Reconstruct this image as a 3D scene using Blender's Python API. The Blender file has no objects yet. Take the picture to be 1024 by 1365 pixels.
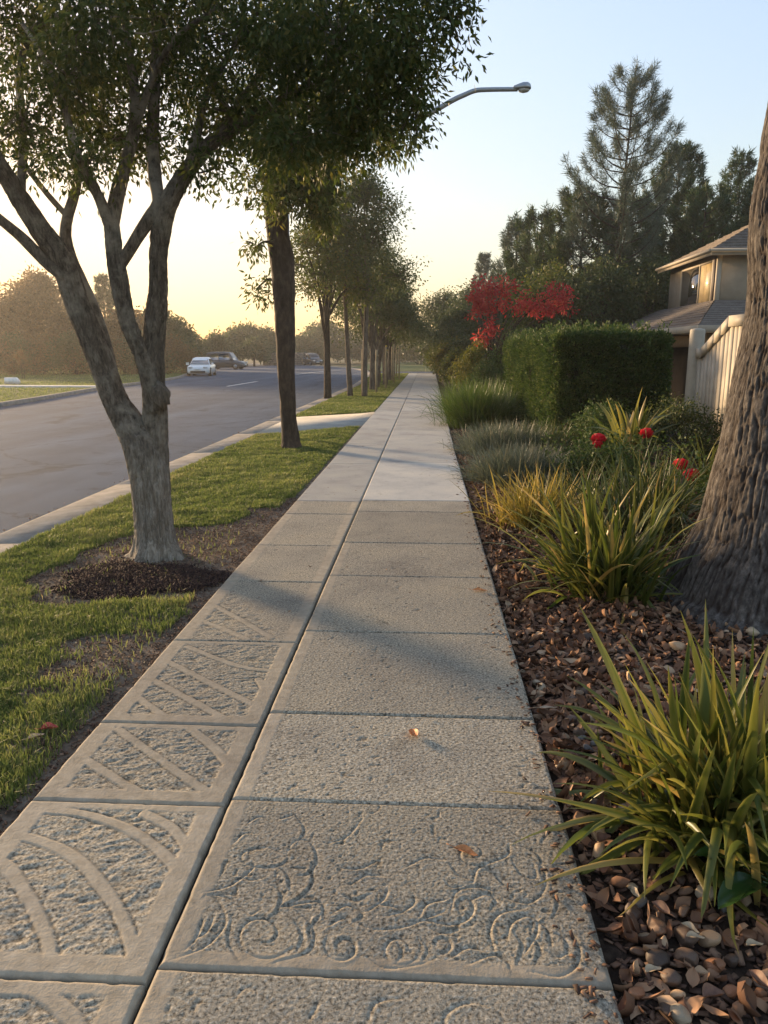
import bpy, bmesh, math, random
import numpy as np
from mathutils import Vector, Euler

S = bpy.context.scene
# ------------------------------------------------------------------ camera, sky, sun, exposure
F, HEYE, VPX, VPY = 1000.0, 1.55, 568.0, 472.0
TH = math.atan((682.5 - VPY) / F)
YAW = math.atan((VPX - 512) * math.cos(TH) / F)
cam = bpy.data.cameras.new("camera")
cam.sensor_fit = 'VERTICAL'; cam.sensor_height = 36.0; cam.lens = F / 1365 * 36.0
cam.clip_start = 0.05; cam.clip_end = 6000
co = bpy.data.objects.new("camera", cam); S.collection.objects.link(co)
co.location = (0, 0, HEYE); co.rotation_euler = (math.pi / 2 - TH, 0, YAW)
S.camera = co

SUN_EL, SUN_AZ = math.radians(8.0), math.radians(-48.0)      # azimuth from +Y, negative = left
world = bpy.data.worlds.new("World"); S.world = world; world.use_nodes = True
wn = world.node_tree.nodes; wl = world.node_tree.links
bg = wn["Background"]
sky = wn.new("ShaderNodeTexSky"); sky.sky_type = 'NISHITA'; sky.sun_disc = False
sky.sun_elevation = SUN_EL; sky.sun_rotation = SUN_AZ
sky.air_density = 1.2; sky.dust_density = 1.5; sky.ozone_density = 1.5
# sky radiance compressed so the glare near the sun rolls off, then tinted and desaturated
lumn = wn.new("ShaderNodeVectorMath"); lumn.operation = 'DOT_PRODUCT'; lumn.inputs[1].default_value = (0.2126, 0.7152, 0.0722); wl.new(sky.outputs[0], lumn.inputs[0])
ma = wn.new("ShaderNodeMath"); ma.operation = 'MULTIPLY_ADD'; ma.inputs[1].default_value = 0.5; ma.inputs[2].default_value = 1.0; wl.new(lumn.outputs['Value'], ma.inputs[0])
dv = wn.new("ShaderNodeVectorMath"); dv.operation = 'DIVIDE'; wl.new(sky.outputs[0], dv.inputs[0]); wl.new(ma.outputs[0], dv.inputs[1])
tn = wn.new("ShaderNodeVectorMath"); tn.operation = 'MULTIPLY'; tn.inputs[1].default_value = (1.035, 0.945, 1.01); wl.new(dv.outputs[0], tn.inputs[0])
hsv = wn.new("ShaderNodeHueSaturation"); hsv.inputs['Saturation'].default_value = 0.92; wl.new(tn.outputs[0], hsv.inputs['Color'])
wl.new(hsv.outputs[0], bg.inputs[0]); bg.inputs[1].default_value = 0.15
sl = bpy.data.lights.new("sun", 'SUN'); sl.energy = 2.0; sl.angle = math.radians(6.0); sl.color = (0.95, 0.67, 0.39)
so = bpy.data.objects.new("sun", sl); S.collection.objects.link(so)
sv = Vector((math.sin(SUN_AZ) * math.cos(SUN_EL), math.cos(SUN_AZ) * math.cos(SUN_EL), math.sin(SUN_EL)))
so.rotation_euler = (-sv).to_track_quat('-Z', 'Y').to_euler(); so.location = sv * 100
S.view_settings.view_transform = 'Standard'; S.view_settings.look = 'None'
S.view_settings.exposure = 2.5; S.view_settings.gamma = 1.0
S.cycles.use_denoising = True
S.cycles.max_bounces = 6; S.cycles.diffuse_bounces = 3; S.cycles.transmission_bounces = 4; S.cycles.glossy_bounces = 3

# ------------------------------------------------------------------ helpers
def ray(x, y):
    u = (x - 512) / F; v = (y - 682.5) / F
    c, s = math.cos(TH), math.sin(TH)
    f = c - v * s; up = -s - v * c
    return (u * math.cos(YAW) - f * math.sin(YAW), u * math.sin(YAW) + f * math.cos(YAW), up)
def G(x, y, z=0.0):                       # where the photograph's pixel meets the level z
    X, Y, Z = ray(x, y); t = (z - HEYE) / Z
    return (X * t, Y * t)
def AT(x, y, D):                          # the point at depth D along the street
    X, Y, Z = ray(x, y); t = D / Y
    return (X * t, D, HEYE + Z * t)

rng = np.random.default_rng(7)
def _h(ix, iy, iz, s):
    with np.errstate(over='ignore'):
        n = (ix.astype(np.uint32) * np.uint32(374761393) + iy.astype(np.uint32) * np.uint32(668265263)
             + iz.astype(np.uint32) * np.uint32(2147483647) + np.uint32(s) * np.uint32(1274126177))
        n = (n ^ (n >> np.uint32(13))) * np.uint32(1274126177)
        n = (n ^ (n >> np.uint32(16))) * np.uint32(2246822519)
        n = n ^ (n >> np.uint32(15))
    return n.astype(np.float64) / 4294967295.0 * 2 - 1
def vnoise(p, seed=0):
    p = np.asarray(p, float)
    i = np.floor(p).astype(np.int64); f = p - i; f = f * f * (3 - 2 * f)
    r = 0
    for dx in (0, 1):
        for dy in (0, 1):
            for dz in (0, 1):
                w = (f[:, 0] if dx else 1 - f[:, 0]) * (f[:, 1] if dy else 1 - f[:, 1]) * (f[:, 2] if dz else 1 - f[:, 2])
                r = r + w * _h(i[:, 0] + dx + 5000, i[:, 1] + dy + 5000, i[:, 2] + dz + 5000, seed)
    return r
def fbm(p, octv=4, seed=0, gain=0.5):
    p = np.asarray(p, float); a = 1; r = 0; t = 0
    for k in range(octv):
        r = r + a * vnoise(p * 2 ** k, seed + k); t += a; a *= gain
    return r / t
def xyz(x, y, z=0): return np.stack([x, y, np.zeros_like(x) + z], 1)

def mesh(name, V, quads=None, tris=None, attrs=None, smooth=True, mats=(), mi=None):
    me = bpy.data.meshes.new(name)
    V = np.asarray(V, np.float32).reshape(-1, 3)
    nq = 0 if quads is None else len(quads); nt = 0 if tris is None else len(tris)
    idx = []
    if nq: idx.append(np.asarray(quads, np.int32).ravel())
    if nt: idx.append(np.asarray(tris, np.int32).ravel())
    idx = np.concatenate(idx)
    me.vertices.add(len(V)); me.vertices.foreach_set("co", V.ravel())
    me.loops.add(len(idx)); me.loops.foreach_set("vertex_index", idx)
    me.polygons.add(nq + nt)
    ls = np.concatenate([np.arange(nq) * 4, nq * 4 + np.arange(nt) * 3]).astype(np.int32)
    me.polygons.foreach_set("loop_start", ls)
    if smooth: me.polygons.foreach_set("use_smooth", np.ones(nq + nt, bool))
    if attrs:
        for k, a in attrs.items():
            at = me.attributes.new(k, 'FLOAT', 'POINT'); at.data.foreach_set("value", np.asarray(a, np.float32))
    for m in mats: me.materials.append(m)
    if mi is not None: me.polygons.foreach_set("material_index", np.asarray(mi, np.int32))
    me.update(calc_edges=True); me.validate()
    return me
def link(name, me, parent=None, loc=(0, 0, 0), rz=0):
    o = bpy.data.objects.new(name, me); S.collection.objects.link(o)
    o.location = loc; o.rotation_euler = (0, 0, rz)
    if parent: o.parent = parent
    return o
def tag(o, label, cat, group=None):
    o["label"] = label; o["category"] = cat
    if group: o["group"] = group
    return o
def thing(name, label, cat, loc=(0, 0, 0), rz=0, group=None):
    return tag(link(name, None, None, loc, rz), label, cat, group)
def struct(o, kind="structure"):
    o["kind"] = kind; return o

class MB:                                  # collects pieces of ONE mesh
    def __init__(s): s.v = []; s.q = []; s.t = []; s.n = 0; s.a = {}
    def add(s, V, q=None, t=None, **at):
        V = np.asarray(V, float).reshape(-1, 3); s.v.append(V)
        if q is not None and len(q): s.q.append(np.asarray(q, int).reshape(-1, 4) + s.n)
        if t is not None and len(t): s.t.append(np.asarray(t, int).reshape(-1, 3) + s.n)
        for k, a in at.items(): s.a.setdefault(k, []).append(np.broadcast_to(np.asarray(a, float), (len(V),)))
        s.n += len(V)
    def box(s, x0, x1, y0, y1, z0, z1, b=0.0, **at):
        if b <= 0:
            V = [(x, y, z) for x in (x0, x1) for y in (y0, y1) for z in (z0, z1)]
            s.add(V, [(0, 1, 3, 2), (4, 6, 7, 5), (0, 4, 5, 1), (2, 3, 7, 6), (0, 2, 6, 4), (1, 5, 7, 3)], **at); return
        bm = bmesh.new(); bmesh.ops.create_cube(bm, size=1)
        for v in bm.verts: v.co = ((x0 + x1) / 2 + v.co.x * (x1 - x0), (y0 + y1) / 2 + v.co.y * (y1 - y0), (z0 + z1) / 2 + v.co.z * (z1 - z0))
        bmesh.ops.bevel(bm, geom=bm.edges[:], offset=b, segments=2, affect='EDGES')
        s.bm(bm, **at)
    def bm(s, bm, **at):
        bm.verts.index_update(); V = [v.co[:] for v in bm.verts]; q = []; t = []
        bmesh.ops.triangulate(bm, faces=[f for f in bm.faces if len(f.verts) > 4])
        for f in bm.faces: (q if len(f.verts) == 4 else t).append([v.index for v in f.verts])
        s.add(V, q, t, **at); bm.free()
    def tube(s, P, R, n=8, cap=True, twist=None, **at):
        V, q, t = tube(P, R, n, cap); s.add(V, q, t, **at)
    def mesh(s, name, mat, smooth=True):
        at = {k: np.concatenate(a) for k, a in s.a.items()}
        return mesh(name, np.concatenate(s.v), np.concatenate(s.q) if s.q else None, np.concatenate(s.t) if s.t else None, at, smooth, [mat] if mat else [])
    def build(s, name, mat, parent=None, loc=(0, 0, 0), smooth=True, rz=0):
        return link(name, s.mesh(name, mat, smooth), parent, loc, rz)

def frames(P):
    P = np.asarray(P, float); T = np.gradient(P, axis=0); T /= np.linalg.norm(T, axis=1)[:, None] + 1e-9
    ref = np.array([0.0, 1, 0]) if abs(T[0, 1]) < 0.9 else np.array([1.0, 0, 0])
    N = np.zeros_like(P); n = ref
    for i in range(len(P)):
        n = n - T[i] * n.dot(T[i]); n /= np.linalg.norm(n) + 1e-9; N[i] = n
    return T, N, np.cross(T, N)
def tube(P, R, n=8, cap=True):
    P = np.asarray(P, float); R = np.broadcast_to(np.asarray(R, float), (len(P),)); T, N, B = frames(P)
    a = np.arange(n) / n * 2 * math.pi
    V = P[:, None, :] + R[:, None, None] * (np.cos(a)[None, :, None] * N[:, None, :] + np.sin(a)[None, :, None] * B[:, None, :])
    V = V.reshape(-1, 3); k = len(P)
    i, j = np.meshgrid(np.arange(k - 1), np.arange(n), indexing='ij'); j2 = (j + 1) % n
    q = np.stack([i * n + j, i * n + j2, (i + 1) * n + j2, (i + 1) * n + j], -1).reshape(-1, 4)
    t = []
    if cap:
        V = np.vstack([V, P[:1], P[-1:]]); jj = np.arange(n); j3 = (jj + 1) % n
        t = np.vstack([np.stack([jj * 0 + k * n, j3, jj], 1), np.stack([jj * 0 + k * n + 1, (k - 1) * n + jj, (k - 1) * n + j3], 1)])
    return V, q, t
def smooth_line(P, n):
    P = np.asarray(P, float)
    if len(P) < 3:
        s = np.linspace(0, 1, n)[:, None]; return P[0] * (1 - s) + P[-1] * s
    Q = np.vstack([2 * P[0] - P[1], P, 2 * P[-1] - P[-2]])
    u = np.linspace(0, len(P) - 1 - 1e-6, n); i = u.astype(int); f = (u - i)[:, None]
    a, b, c, d = Q[i], Q[i + 1], Q[i + 2], Q[i + 3]
    return 0.5 * (2 * b + (c - a) * f + (2 * a - 5 * b + 4 * c - d) * f ** 2 + (3 * b - a - 3 * c + d) * f ** 3)
def bark_tube(P, R, n, rows, depth, fz, fa, seed, flare=None, sharp=2.2):
    """A trunk with modelled bark ridges."""
    PR = smooth_line(np.hstack([np.asarray(P, float), np.asarray(R, float)[:, None]]), rows)
    P, R = PR[:, :3], PR[:, 3]; T, N, B = frames(P)
    L = np.concatenate([[0], np.cumsum(np.linalg.norm(np.diff(P, axis=0), axis=1))])
    a = np.arange(n) / n * 2 * math.pi
    A, LL = np.meshgrid(a, L); RR = np.repeat(R[:, None], n, 1)
    q = np.stack([np.cos(A) * fa, np.sin(A) * fa, LL * fz], -1).reshape(-1, 3)
    q[:, :2] += 0.35 * np.stack([vnoise(q * 1.3 + 9, seed + 5), vnoise(q * 1.3 + 31, seed + 6)], 1)
    r1 = 1 - np.abs(vnoise(q, seed)) * sharp
    r2 = 1 - np.abs(vnoise(q * 2.1 + 3.3, seed + 1)) * sharp
    d = (-np.clip(r1, 0, 1) * 0.75 - np.clip(r2, 0, 1) * 0.4 + 0.12 * vnoise(q * 4.7, seed + 8)).reshape(A.shape)
    big = vnoise(np.stack([np.cos(A) * 1.2, np.sin(A) * 1.2, LL * 1.5], -1).reshape(-1, 3), seed + 2).reshape(A.shape)
    RR = RR * (1 + 0.07 * big) + depth * d
    if flare: RR = RR + flare(A, LL)
    V = P[:, None] + RR[..., None] * (np.cos(A)[..., None] * N[:, None] + np.sin(A)[..., None] * B[:, None])
    k = rows; i, j = np.meshgrid(np.arange(k - 1), np.arange(n), indexing='ij'); j2 = (j + 1) % n
    qd = np.stack([i * n + j, i * n + j2, (i + 1) * n + j2, (i + 1) * n + j], -1).reshape(-1, 4)
    return V.reshape(-1, 3), qd, d.ravel()

def unit(v): return v / (np.linalg.norm(v, axis=1)[:, None] + 1e-9)
def leaf_faces(C, D, L, W, r, fold=0.15):
    """Folded diamond leaves: base C, direction D."""
    n = len(C); D = unit(D); sdir = unit(np.cross(D, r.normal(size=(n, 3)))); nn = np.cross(D, sdir)
    L = np.broadcast_to(L, (n,))[:, None]; W = np.broadcast_to(W, (n,))[:, None]
    V = np.stack([C, C + D * L * 0.42 + sdir * W / 2 + nn * W * fold, C + D * L, C + D * L * 0.42 - sdir * W / 2 + nn * W * fold], 1).reshape(-1, 3)
    b = np.arange(n)[:, None] * 4
    return V, np.hstack([b, b + 1, b + 2, b + 3])
def clump_leaves(P, rad, per, L, W, r, droop=0.4, out=1.0):
    """per leaves round each clump centre P, radius rad."""
    n = len(P); C = np.repeat(P, per, 0); o = r.normal(size=(n * per, 3)) * 0.5
    rad = np.repeat(np.broadcast_to(rad, (n,)), per)[:, None]
    D = unit(o * out + r.normal(size=o.shape) * 0.5 + np.array([0, 0, -droop]))
    cr = np.repeat(r.random(n), per) * 0.6 + r.random(n * per) * 0.4
    V, q = leaf_faces(C + o * rad, D, L * r.uniform(0.7, 1.25, n * per), W * r.uniform(0.7, 1.2, n * per), r)
    return V, q, np.repeat(cr, 4)

# ------------------------------------------------------------------ materials
def newmat(name):
    m = bpy.data.materials.new(name); m.use_nodes = True; nt = m.node_tree
    b = nt.nodes["Principled BSDF"]; return m, nt, b
def N(nt, t, **kw):
    n = nt.nodes.new("ShaderNode" + t)
    for k, v in kw.items():
        if k in n.inputs: n.inputs[k].default_value = v
        else: setattr(n, k, v)
    return n
def ramp(nt, src, stops):
    r = nt.nodes.new("ShaderNodeValToRGB"); e = r.color_ramp.elements
    while len(e) < len(stops): e.new(0.5)
    for i, (p, c) in enumerate(stops): e[i].position = p; e[i].color = (c[0], c[1], c[2], 1)
    nt.links.new(src, r.inputs[0]); return r
def noise(nt, scale, detail=4, rough=0.6, vec=None, dist=0.0):
    n = nt.nodes.new("ShaderNodeTexNoise"); n.inputs['Scale'].default_value = scale; n.inputs['Detail'].default_value = detail
    n.inputs['Roughness'].default_value = rough; n.inputs['Distortion'].default_value = dist
    if vec is not None: nt.links.new(vec, n.inputs['Vector'])
    return n
def coords(nt, obj=True, scale=(1, 1, 1)):
    if obj: c = nt.nodes.new("ShaderNodeTexCoord").outputs['Object']
    else: c = nt.nodes.new("ShaderNodeNewGeometry").outputs['Position']
    mp = nt.nodes.new("ShaderNodeMapping"); mp.inputs['Scale'].default_value = scale; nt.links.new(c, mp.inputs[0]); return mp.outputs[0]
def mixc(nt, fac, a, b, mode='MIX'):
    m = nt.nodes.new("ShaderNodeMix"); m.data_type = 'RGBA'; m.blend_type = mode
    for s, v in ((0, fac), (6, a), (7, b)):
        if hasattr(v, 'is_output'): nt.links.new(v, m.inputs[s])
        else: m.inputs[s].default_value = v if s == 0 else (v[0], v[1], v[2], 1)
    return m.outputs[2]
def bump(nt, b, h, strength, dist):
    n = nt.nodes.new("ShaderNodeBump"); n.inputs['Strength'].default_value = strength; n.inputs['Distance'].default_value = dist
    nt.links.new(h, n.inputs['Height']); nt.links.new(n.outputs[0], b.inputs['Normal']); return n
def attr(nt, name):
    a = nt.nodes.new("ShaderNodeAttribute"); a.attribute_name = name; return a.outputs['Fac']

def leaf_mat(name, stops, trans=0.35, tcol=None, rough=0.55, spec=0.3):
    m, nt, b = newmat(name)
    r = ramp(nt, attr(nt, "rnd"), stops)
    nt.links.new(r.outputs[0], b.inputs['Base Color']); b.inputs['Roughness'].default_value = rough; b.inputs['Specular IOR Level'].default_value = spec
    t = N(nt, "BsdfTranslucent")
    if tcol: nt.links.new(mixc(nt, 1.0, r.outputs[0], tcol, 'MULTIPLY'), t.inputs[0])
    else: nt.links.new(r.outputs[0], t.inputs[0])
    mx = N(nt, "MixShader"); mx.inputs[0].default_value = trans
    nt.links.new(b.outputs[0], mx.inputs[1]); nt.links.new(t.outputs[0], mx.inputs[2])
    nt.links.new(mx.outputs[0], nt.nodes["Material Output"].inputs[0])
    return m
def bark_mat(name, c0, c1, c2, scale=18, stretch=0.25, patch=None, strength=0.6, dist=0.01):
    m, nt, b = newmat(name); v = coords(nt, True, (1, 1, stretch))
    n1 = noise(nt, scale, 8, 0.7, v, 0.4); r = ramp(nt, n1.outputs['Fac'], [(0.3, c0), (0.52, c1), (0.75, c2)])
    col = r.outputs[0]
    v2 = coords(nt, True); n2 = noise(nt, 3.2, 5, 0.65, v2)
    if patch:
        pr = ramp(nt, n2.outputs['Fac'], [(0.5, (0, 0, 0)), (0.63, (1, 1, 1))])
        col = mixc(nt, pr.outputs[0], col, patch)
    else:
        pr = ramp(nt, n2.outputs['Fac'], [(0.35, (0.7, 0.7, 0.7)), (0.65, (1.15, 1.1, 1.05))]); col = mixc(nt, 1.0, col, pr.outputs[0], 'MULTIPLY')
    nt.links.new(col, b.inputs['Base Color']); b.inputs['Roughness'].default_value = 0.9; b.inputs['Specular IOR Level'].default_value = 0.2
    bump(nt, b, n1.outputs['Fac'], strength, dist); return m
def plain(name, c, rough=0.6, spec=0.4, metal=0.0, var=0.12, scale=8, bmp=0.0, bscale=60):
    m, nt, b = newmat(name); v = coords(nt, True); n = noise(nt, scale, 5, 0.6, v)
    r = ramp(nt, n.outputs['Fac'], [(0.3, [x * (1 - var) for x in c]), (0.7, [min(1, x * (1 + var)) for x in c])])
    nt.links.new(r.outputs[0], b.inputs['Base Color']); b.inputs['Roughness'].default_value = rough
    b.inputs['Specular IOR Level'].default_value = spec; b.inputs['Metallic'].default_value = metal
    if bmp: bump(nt, b, noise(nt, bscale, 5, 0.6, v).outputs['Fac'], bmp, 0.01)
    return m

def concrete_mat():
    m, nt, b = newmat("sidewalk_concrete"); v = coords(nt, False)
    sp = noise(nt, 95, 3, 0.7, v); sp2 = noise(nt, 38, 4, 0.7, v); big = noise(nt, 1.6, 5, 0.6, v); mid = noise(nt, 7, 5, 0.65, v)
    rough = ramp(nt, sp.outputs['Fac'], [(0.35, (0.075, 0.065, 0.05)), (0.46, (0.25, 0.22, 0.165)), (0.57, (0.345, 0.305, 0.235)), (0.70, (0.58, 0.52, 0.41))])
    pit = ramp(nt, sp2.outputs['Fac'], [(0.30, (0.32, 0.30, 0.28)), (0.43, (1, 1, 1))])
    col = mixc(nt, 1.0, rough.outputs[0], pit.outputs[0], 'MULTIPLY')
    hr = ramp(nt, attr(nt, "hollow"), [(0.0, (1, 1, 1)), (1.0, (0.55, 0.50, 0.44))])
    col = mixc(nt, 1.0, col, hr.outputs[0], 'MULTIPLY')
    sm = ramp(nt, noise(nt, 22, 8, 0.7, v, 0.6).outputs['Fac'], [(0.3, (0.255, 0.215, 0.155)), (0.7, (0.41, 0.35, 0.265))])
    col = mixc(nt, attr(nt, "border"), col, sm.outputs[0])
    new = ramp(nt, sp.outputs['Fac'], [(0.3, (0.36, 0.34, 0.295)), (0.7, (0.46, 0.435, 0.385))])
    col = mixc(nt, attr(nt, "fresh"), col, new.outputs[0])
    tone = ramp(nt, big.outputs['Fac'], [(0.3, (0.74, 0.73, 0.74)), (0.5, (0.97, 0.96, 0.94)), (0.7, (1.12, 1.08, 1.0))])
    col = mixc(nt, 1.0, col, tone.outputs[0], 'MULTIPLY')
    st = ramp(nt, mid.outputs['Fac'], [(0.28, (0.66, 0.65, 0.63)), (0.42, (1, 1, 1))])
    col = mixc(nt, 0.8, col, st.outputs[0], 'MULTIPLY')
    col = mixc(nt, 1.0, col, ramp(nt, attr(nt, "tone"), [(0, (0.8, 0.8, 0.8)), (1, (1.2, 1.2, 1.2))]).outputs[0], 'MULTIPLY')
    nt.links.new(col, b.inputs['Base Color']); b.inputs['Roughness'].default_value = 0.85; b.inputs['Specular IOR Level'].default_value = 0.25
    hh = N(nt, "Math", operation='ADD'); nt.links.new(sp.outputs['Fac'], hh.inputs[0]); nt.links.new(sp2.outputs['Fac'], hh.inputs[1])
    bump(nt, b, hh.outputs[0], 0.4, 0.004); return m
def asphalt_mat():
    m, nt, b = newmat("asphalt"); v = coords(nt, False); vs = coords(nt, False, (1.0, 0.03, 1))
    sp = noise(nt, 120, 3, 0.7, v); st = noise(nt, 0.9, 4, 0.6, vs); bl = noise(nt, 0.6, 4, 0.6, v)
    c = ramp(nt, sp.outputs['Fac'], [(0.3, (0.017, 0.028, 0.043)), (0.5, (0.046, 0.071, 0.105)), (0.70, (0.165, 0.215, 0.28))])
    t = ramp(nt, st.outputs['Fac'], [(0.35, (0.78, 0.78, 0.8)), (0.65, (1.2, 1.18, 1.15))])
    col = mixc(nt, 1.0, c.outputs[0], t.outputs[0], 'MULTIPLY')
    t2 = ramp(nt, bl.outputs['Fac'], [(0.4, (0.9, 0.9, 0.9)), (0.6, (1.1, 1.1, 1.1))]); col = mixc(nt, 1.0, col, t2.outputs[0], 'MULTIPLY')
    vo = nt.nodes.new("ShaderNodeTexVoronoi"); vo.feature = 'DISTANCE_TO_EDGE'; vo.inputs['Scale'].default_value = 0.33
    wv = noise(nt, 2.2, 5, 0.7, v); vadd = nt.nodes.new("ShaderNodeVectorMath"); vadd.operation = 'MULTIPLY_ADD'; nt.links.new(wv.outputs['Color'], vadd.inputs[0]); vadd.inputs[1].default_value = (.9, .9, 0); nt.links.new(v, vadd.inputs[2]); nt.links.new(vadd.outputs[0], vo.inputs['Vector'])
    cr = ramp(nt, vo.outputs['Distance'], [(0.0, (.45, .45, .45)), (0.012, (1, 1, 1))]); col = mixc(nt, 1.0, col, cr.outputs[0], 'MULTIPLY')
    oil = ramp(nt, noise(nt, 1.7, 3, .5, v).outputs['Fac'], [(0.30, (.66, .66, .66)), (0.37, (1, 1, 1))]); col = mixc(nt, 1.0, col, oil.outputs[0], 'MULTIPLY')
    nt.links.new(col, b.inputs['Base Color']); b.inputs['Roughness'].default_value = 0.95; b.inputs['Specular IOR Level'].default_value = 0.12
    bump(nt, b, sp.outputs['Fac'], 0.7, 0.006); return m
def soil_mat(name, c0, c1, c2, scale=14):
    m, nt, b = newmat(name); v = coords(nt, False)
    n = noise(nt, scale, 8, 0.75, v); n2 = noise(nt, 1.3, 4, 0.6, v)
    c = ramp(nt, n.outputs['Fac'], [(0.3, c0), (0.5, c1), (0.72, c2)])
    t = ramp(nt, n2.outputs['Fac'], [(0.35, (0.7, 0.7, 0.7)), (0.65, (1.2, 1.2, 1.2))])
    nt.links.new(mixc(nt, 1.0, c.outputs[0], t.outputs[0], 'MULTIPLY'), b.inputs['Base Color']); b.inputs['Roughness'].default_value = 0.95; b.inputs['Specular IOR Level'].default_value = 0.15
    bump(nt, b, n.outputs['Fac'], 0.8, 0.02); return m

M_CON = concrete_mat(); M_ASPH = asphalt_mat()
M_KERB = plain("kerb_concrete", (0.225, 0.205, 0.175), 0.9, 0.15, 0, 0.35, 4, 0.6, 90)
M_SOIL = soil_mat("lawn_soil", (0.05, 0.036, 0.025), (0.15, 0.112, 0.08), (0.30, 0.245, 0.185))
M_BED = soil_mat("bed_soil", (0.018, 0.012, 0.009), (0.05, 0.033, 0.023), (0.11, 0.075, 0.05), 30)
M_TURF = soil_mat("turf", (0.03, 0.045, 0.010), (0.06, 0.09, 0.018), (0.11, 0.135, 0.035), 25)
M_FIELD = soil_mat("field", (0.03, 0.035, 0.014), (0.06, 0.06, 0.026), (0.10, 0.085, 0.045), 3)
M_GRASS = leaf_mat("grass_blades", [(0.0, (0.075, 0.115, 0.024)), (0.45, (0.16, 0.20, 0.05)), (0.78, (0.28, 0.28, 0.095)), (1.0, (0.38, 0.30, 0.13))], 0.5)
M_LEAF1 = leaf_mat("dark_street_leaves", [(0.0, (0.026, 0.045, 0.010)), (0.55, (0.065, 0.092, 0.020)), (1.0, (0.17, 0.155, 0.035))], 0.48)
M_LEAF2 = leaf_mat("olive_street_leaves", [(0.0, (0.035, 0.055, 0.01)), (0.6, (0.09, 0.115, 0.022)), (1.0, (0.2, 0.16, 0.035))], 0.48)
M_LEAF3 = leaf_mat("grey_green_leaves", [(0.0, (0.038, 0.058, 0.018)), (0.6, (0.078, 0.105, 0.036)), (1.0, (0.15, 0.15, 0.05))], 0.4)
M_FAR = leaf_mat("far_leaves", [(0.0, (0.03, 0.048, 0.014)), (0.6, (0.062, 0.085, 0.026)), (1.0, (0.12, 0.12, 0.04))], 0.35)
M_RUST = leaf_mat("rusty_leaves", [(0.0, (0.07, 0.05, 0.02)), (0.6, (0.15, 0.095, 0.036)), (1.0, (0.28, 0.16, 0.055))], 0.42)
M_PINE = leaf_mat("pine_needles", [(0.0, (0.026, 0.05, 0.018)), (0.6, (0.052, 0.088, 0.03)), (1.0, (0.11, 0.13, 0.042))], 0.3)
M_PINEG = leaf_mat("grey_pine_needles", [(0.0, (0.05, 0.072, 0.05)), (0.6, (0.085, 0.115, 0.08)), (1.0, (0.13, 0.155, 0.1))], 0.25)
M_RED = leaf_mat("red_leaves", [(0.0, (0.26, 0.018, 0.022)), (0.6, (0.46, 0.045, 0.045)), (1.0, (0.60, 0.14, 0.07))], 0.45)
M_YEL = leaf_mat("yellow_green_leaves", [(0.0, (0.05, 0.07, 0.012)), (0.6, (0.13, 0.14, 0.02)), (1.0, (0.26, 0.19, 0.03))], 0.4)
M_HEDGE = leaf_mat("hedge_leaves", [(0.0, (0.03, 0.058, 0.014)), (0.6, (0.065, 0.105, 0.026)), (1.0, (0.15, 0.17, 0.05))], 0.32, None, 0.6, 0.2)
M_BARK1 = bark_mat("street_tree_bark", (0.022, 0.018, 0.014), (0.13, 0.108, 0.083), (0.31, 0.265, 0.21), 34, 0.3, (0.30, 0.265, 0.21), 1.0, 0.03)
def pale_base(m):
    """Lichen-whitened bark round the foot of the trunk."""
    nt = m.node_tree; b = nt.nodes["Principled BSDF"]; src = b.inputs['Base Color'].links[0].from_socket; v = coords(nt, True)
    sep = nt.nodes.new("ShaderNodeSeparateXYZ"); nt.links.new(v, sep.inputs[0]); n = noise(nt, 9, 6, 0.7, v)
    mm = N(nt, "Math", operation='MULTIPLY_ADD'); nt.links.new(n.outputs['Fac'], mm.inputs[0]); mm.inputs[1].default_value = -1.3; nt.links.new(sep.outputs[2], mm.inputs[2])
    r = ramp(nt, mm.outputs[0], [(-0.0, (.62, .62, .62)), (0.42, (0, 0, 0))]); n3 = noise(nt, 34, 8, 0.75, coords(nt, True, (1, 1, .14)), 0.8)
    pc = ramp(nt, n3.outputs['Fac'], [(.32, (.04, .033, .026)), (.47, (.20, .175, .14)), (.62, (.46, .42, .355))]); nt.links.new(mixc(nt, r.outputs[0], src, pc.outputs[0]), b.inputs['Base Color'])
pale_base(M_BARK1)
M_BARK2 = bark_mat("dark_bark", (0.02, 0.015, 0.012), (0.055, 0.042, 0.032), (0.10, 0.078, 0.06), 14, 0.4, None, 0.7, 0.02)
M_BARKP = bark_mat("pine_bark", (0.016, 0.012, 0.010), (0.10, 0.078, 0.06), (0.19, 0.15, 0.12), 26, 0.35, None, 0.9, 0.012)
M_WOODG = bark_mat("grey_stems", (0.05, 0.042, 0.034), (0.12, 0.10, 0.08), (0.2, 0.17, 0.14), 10, 0.3, None, 0.5, 0.01)

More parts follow.
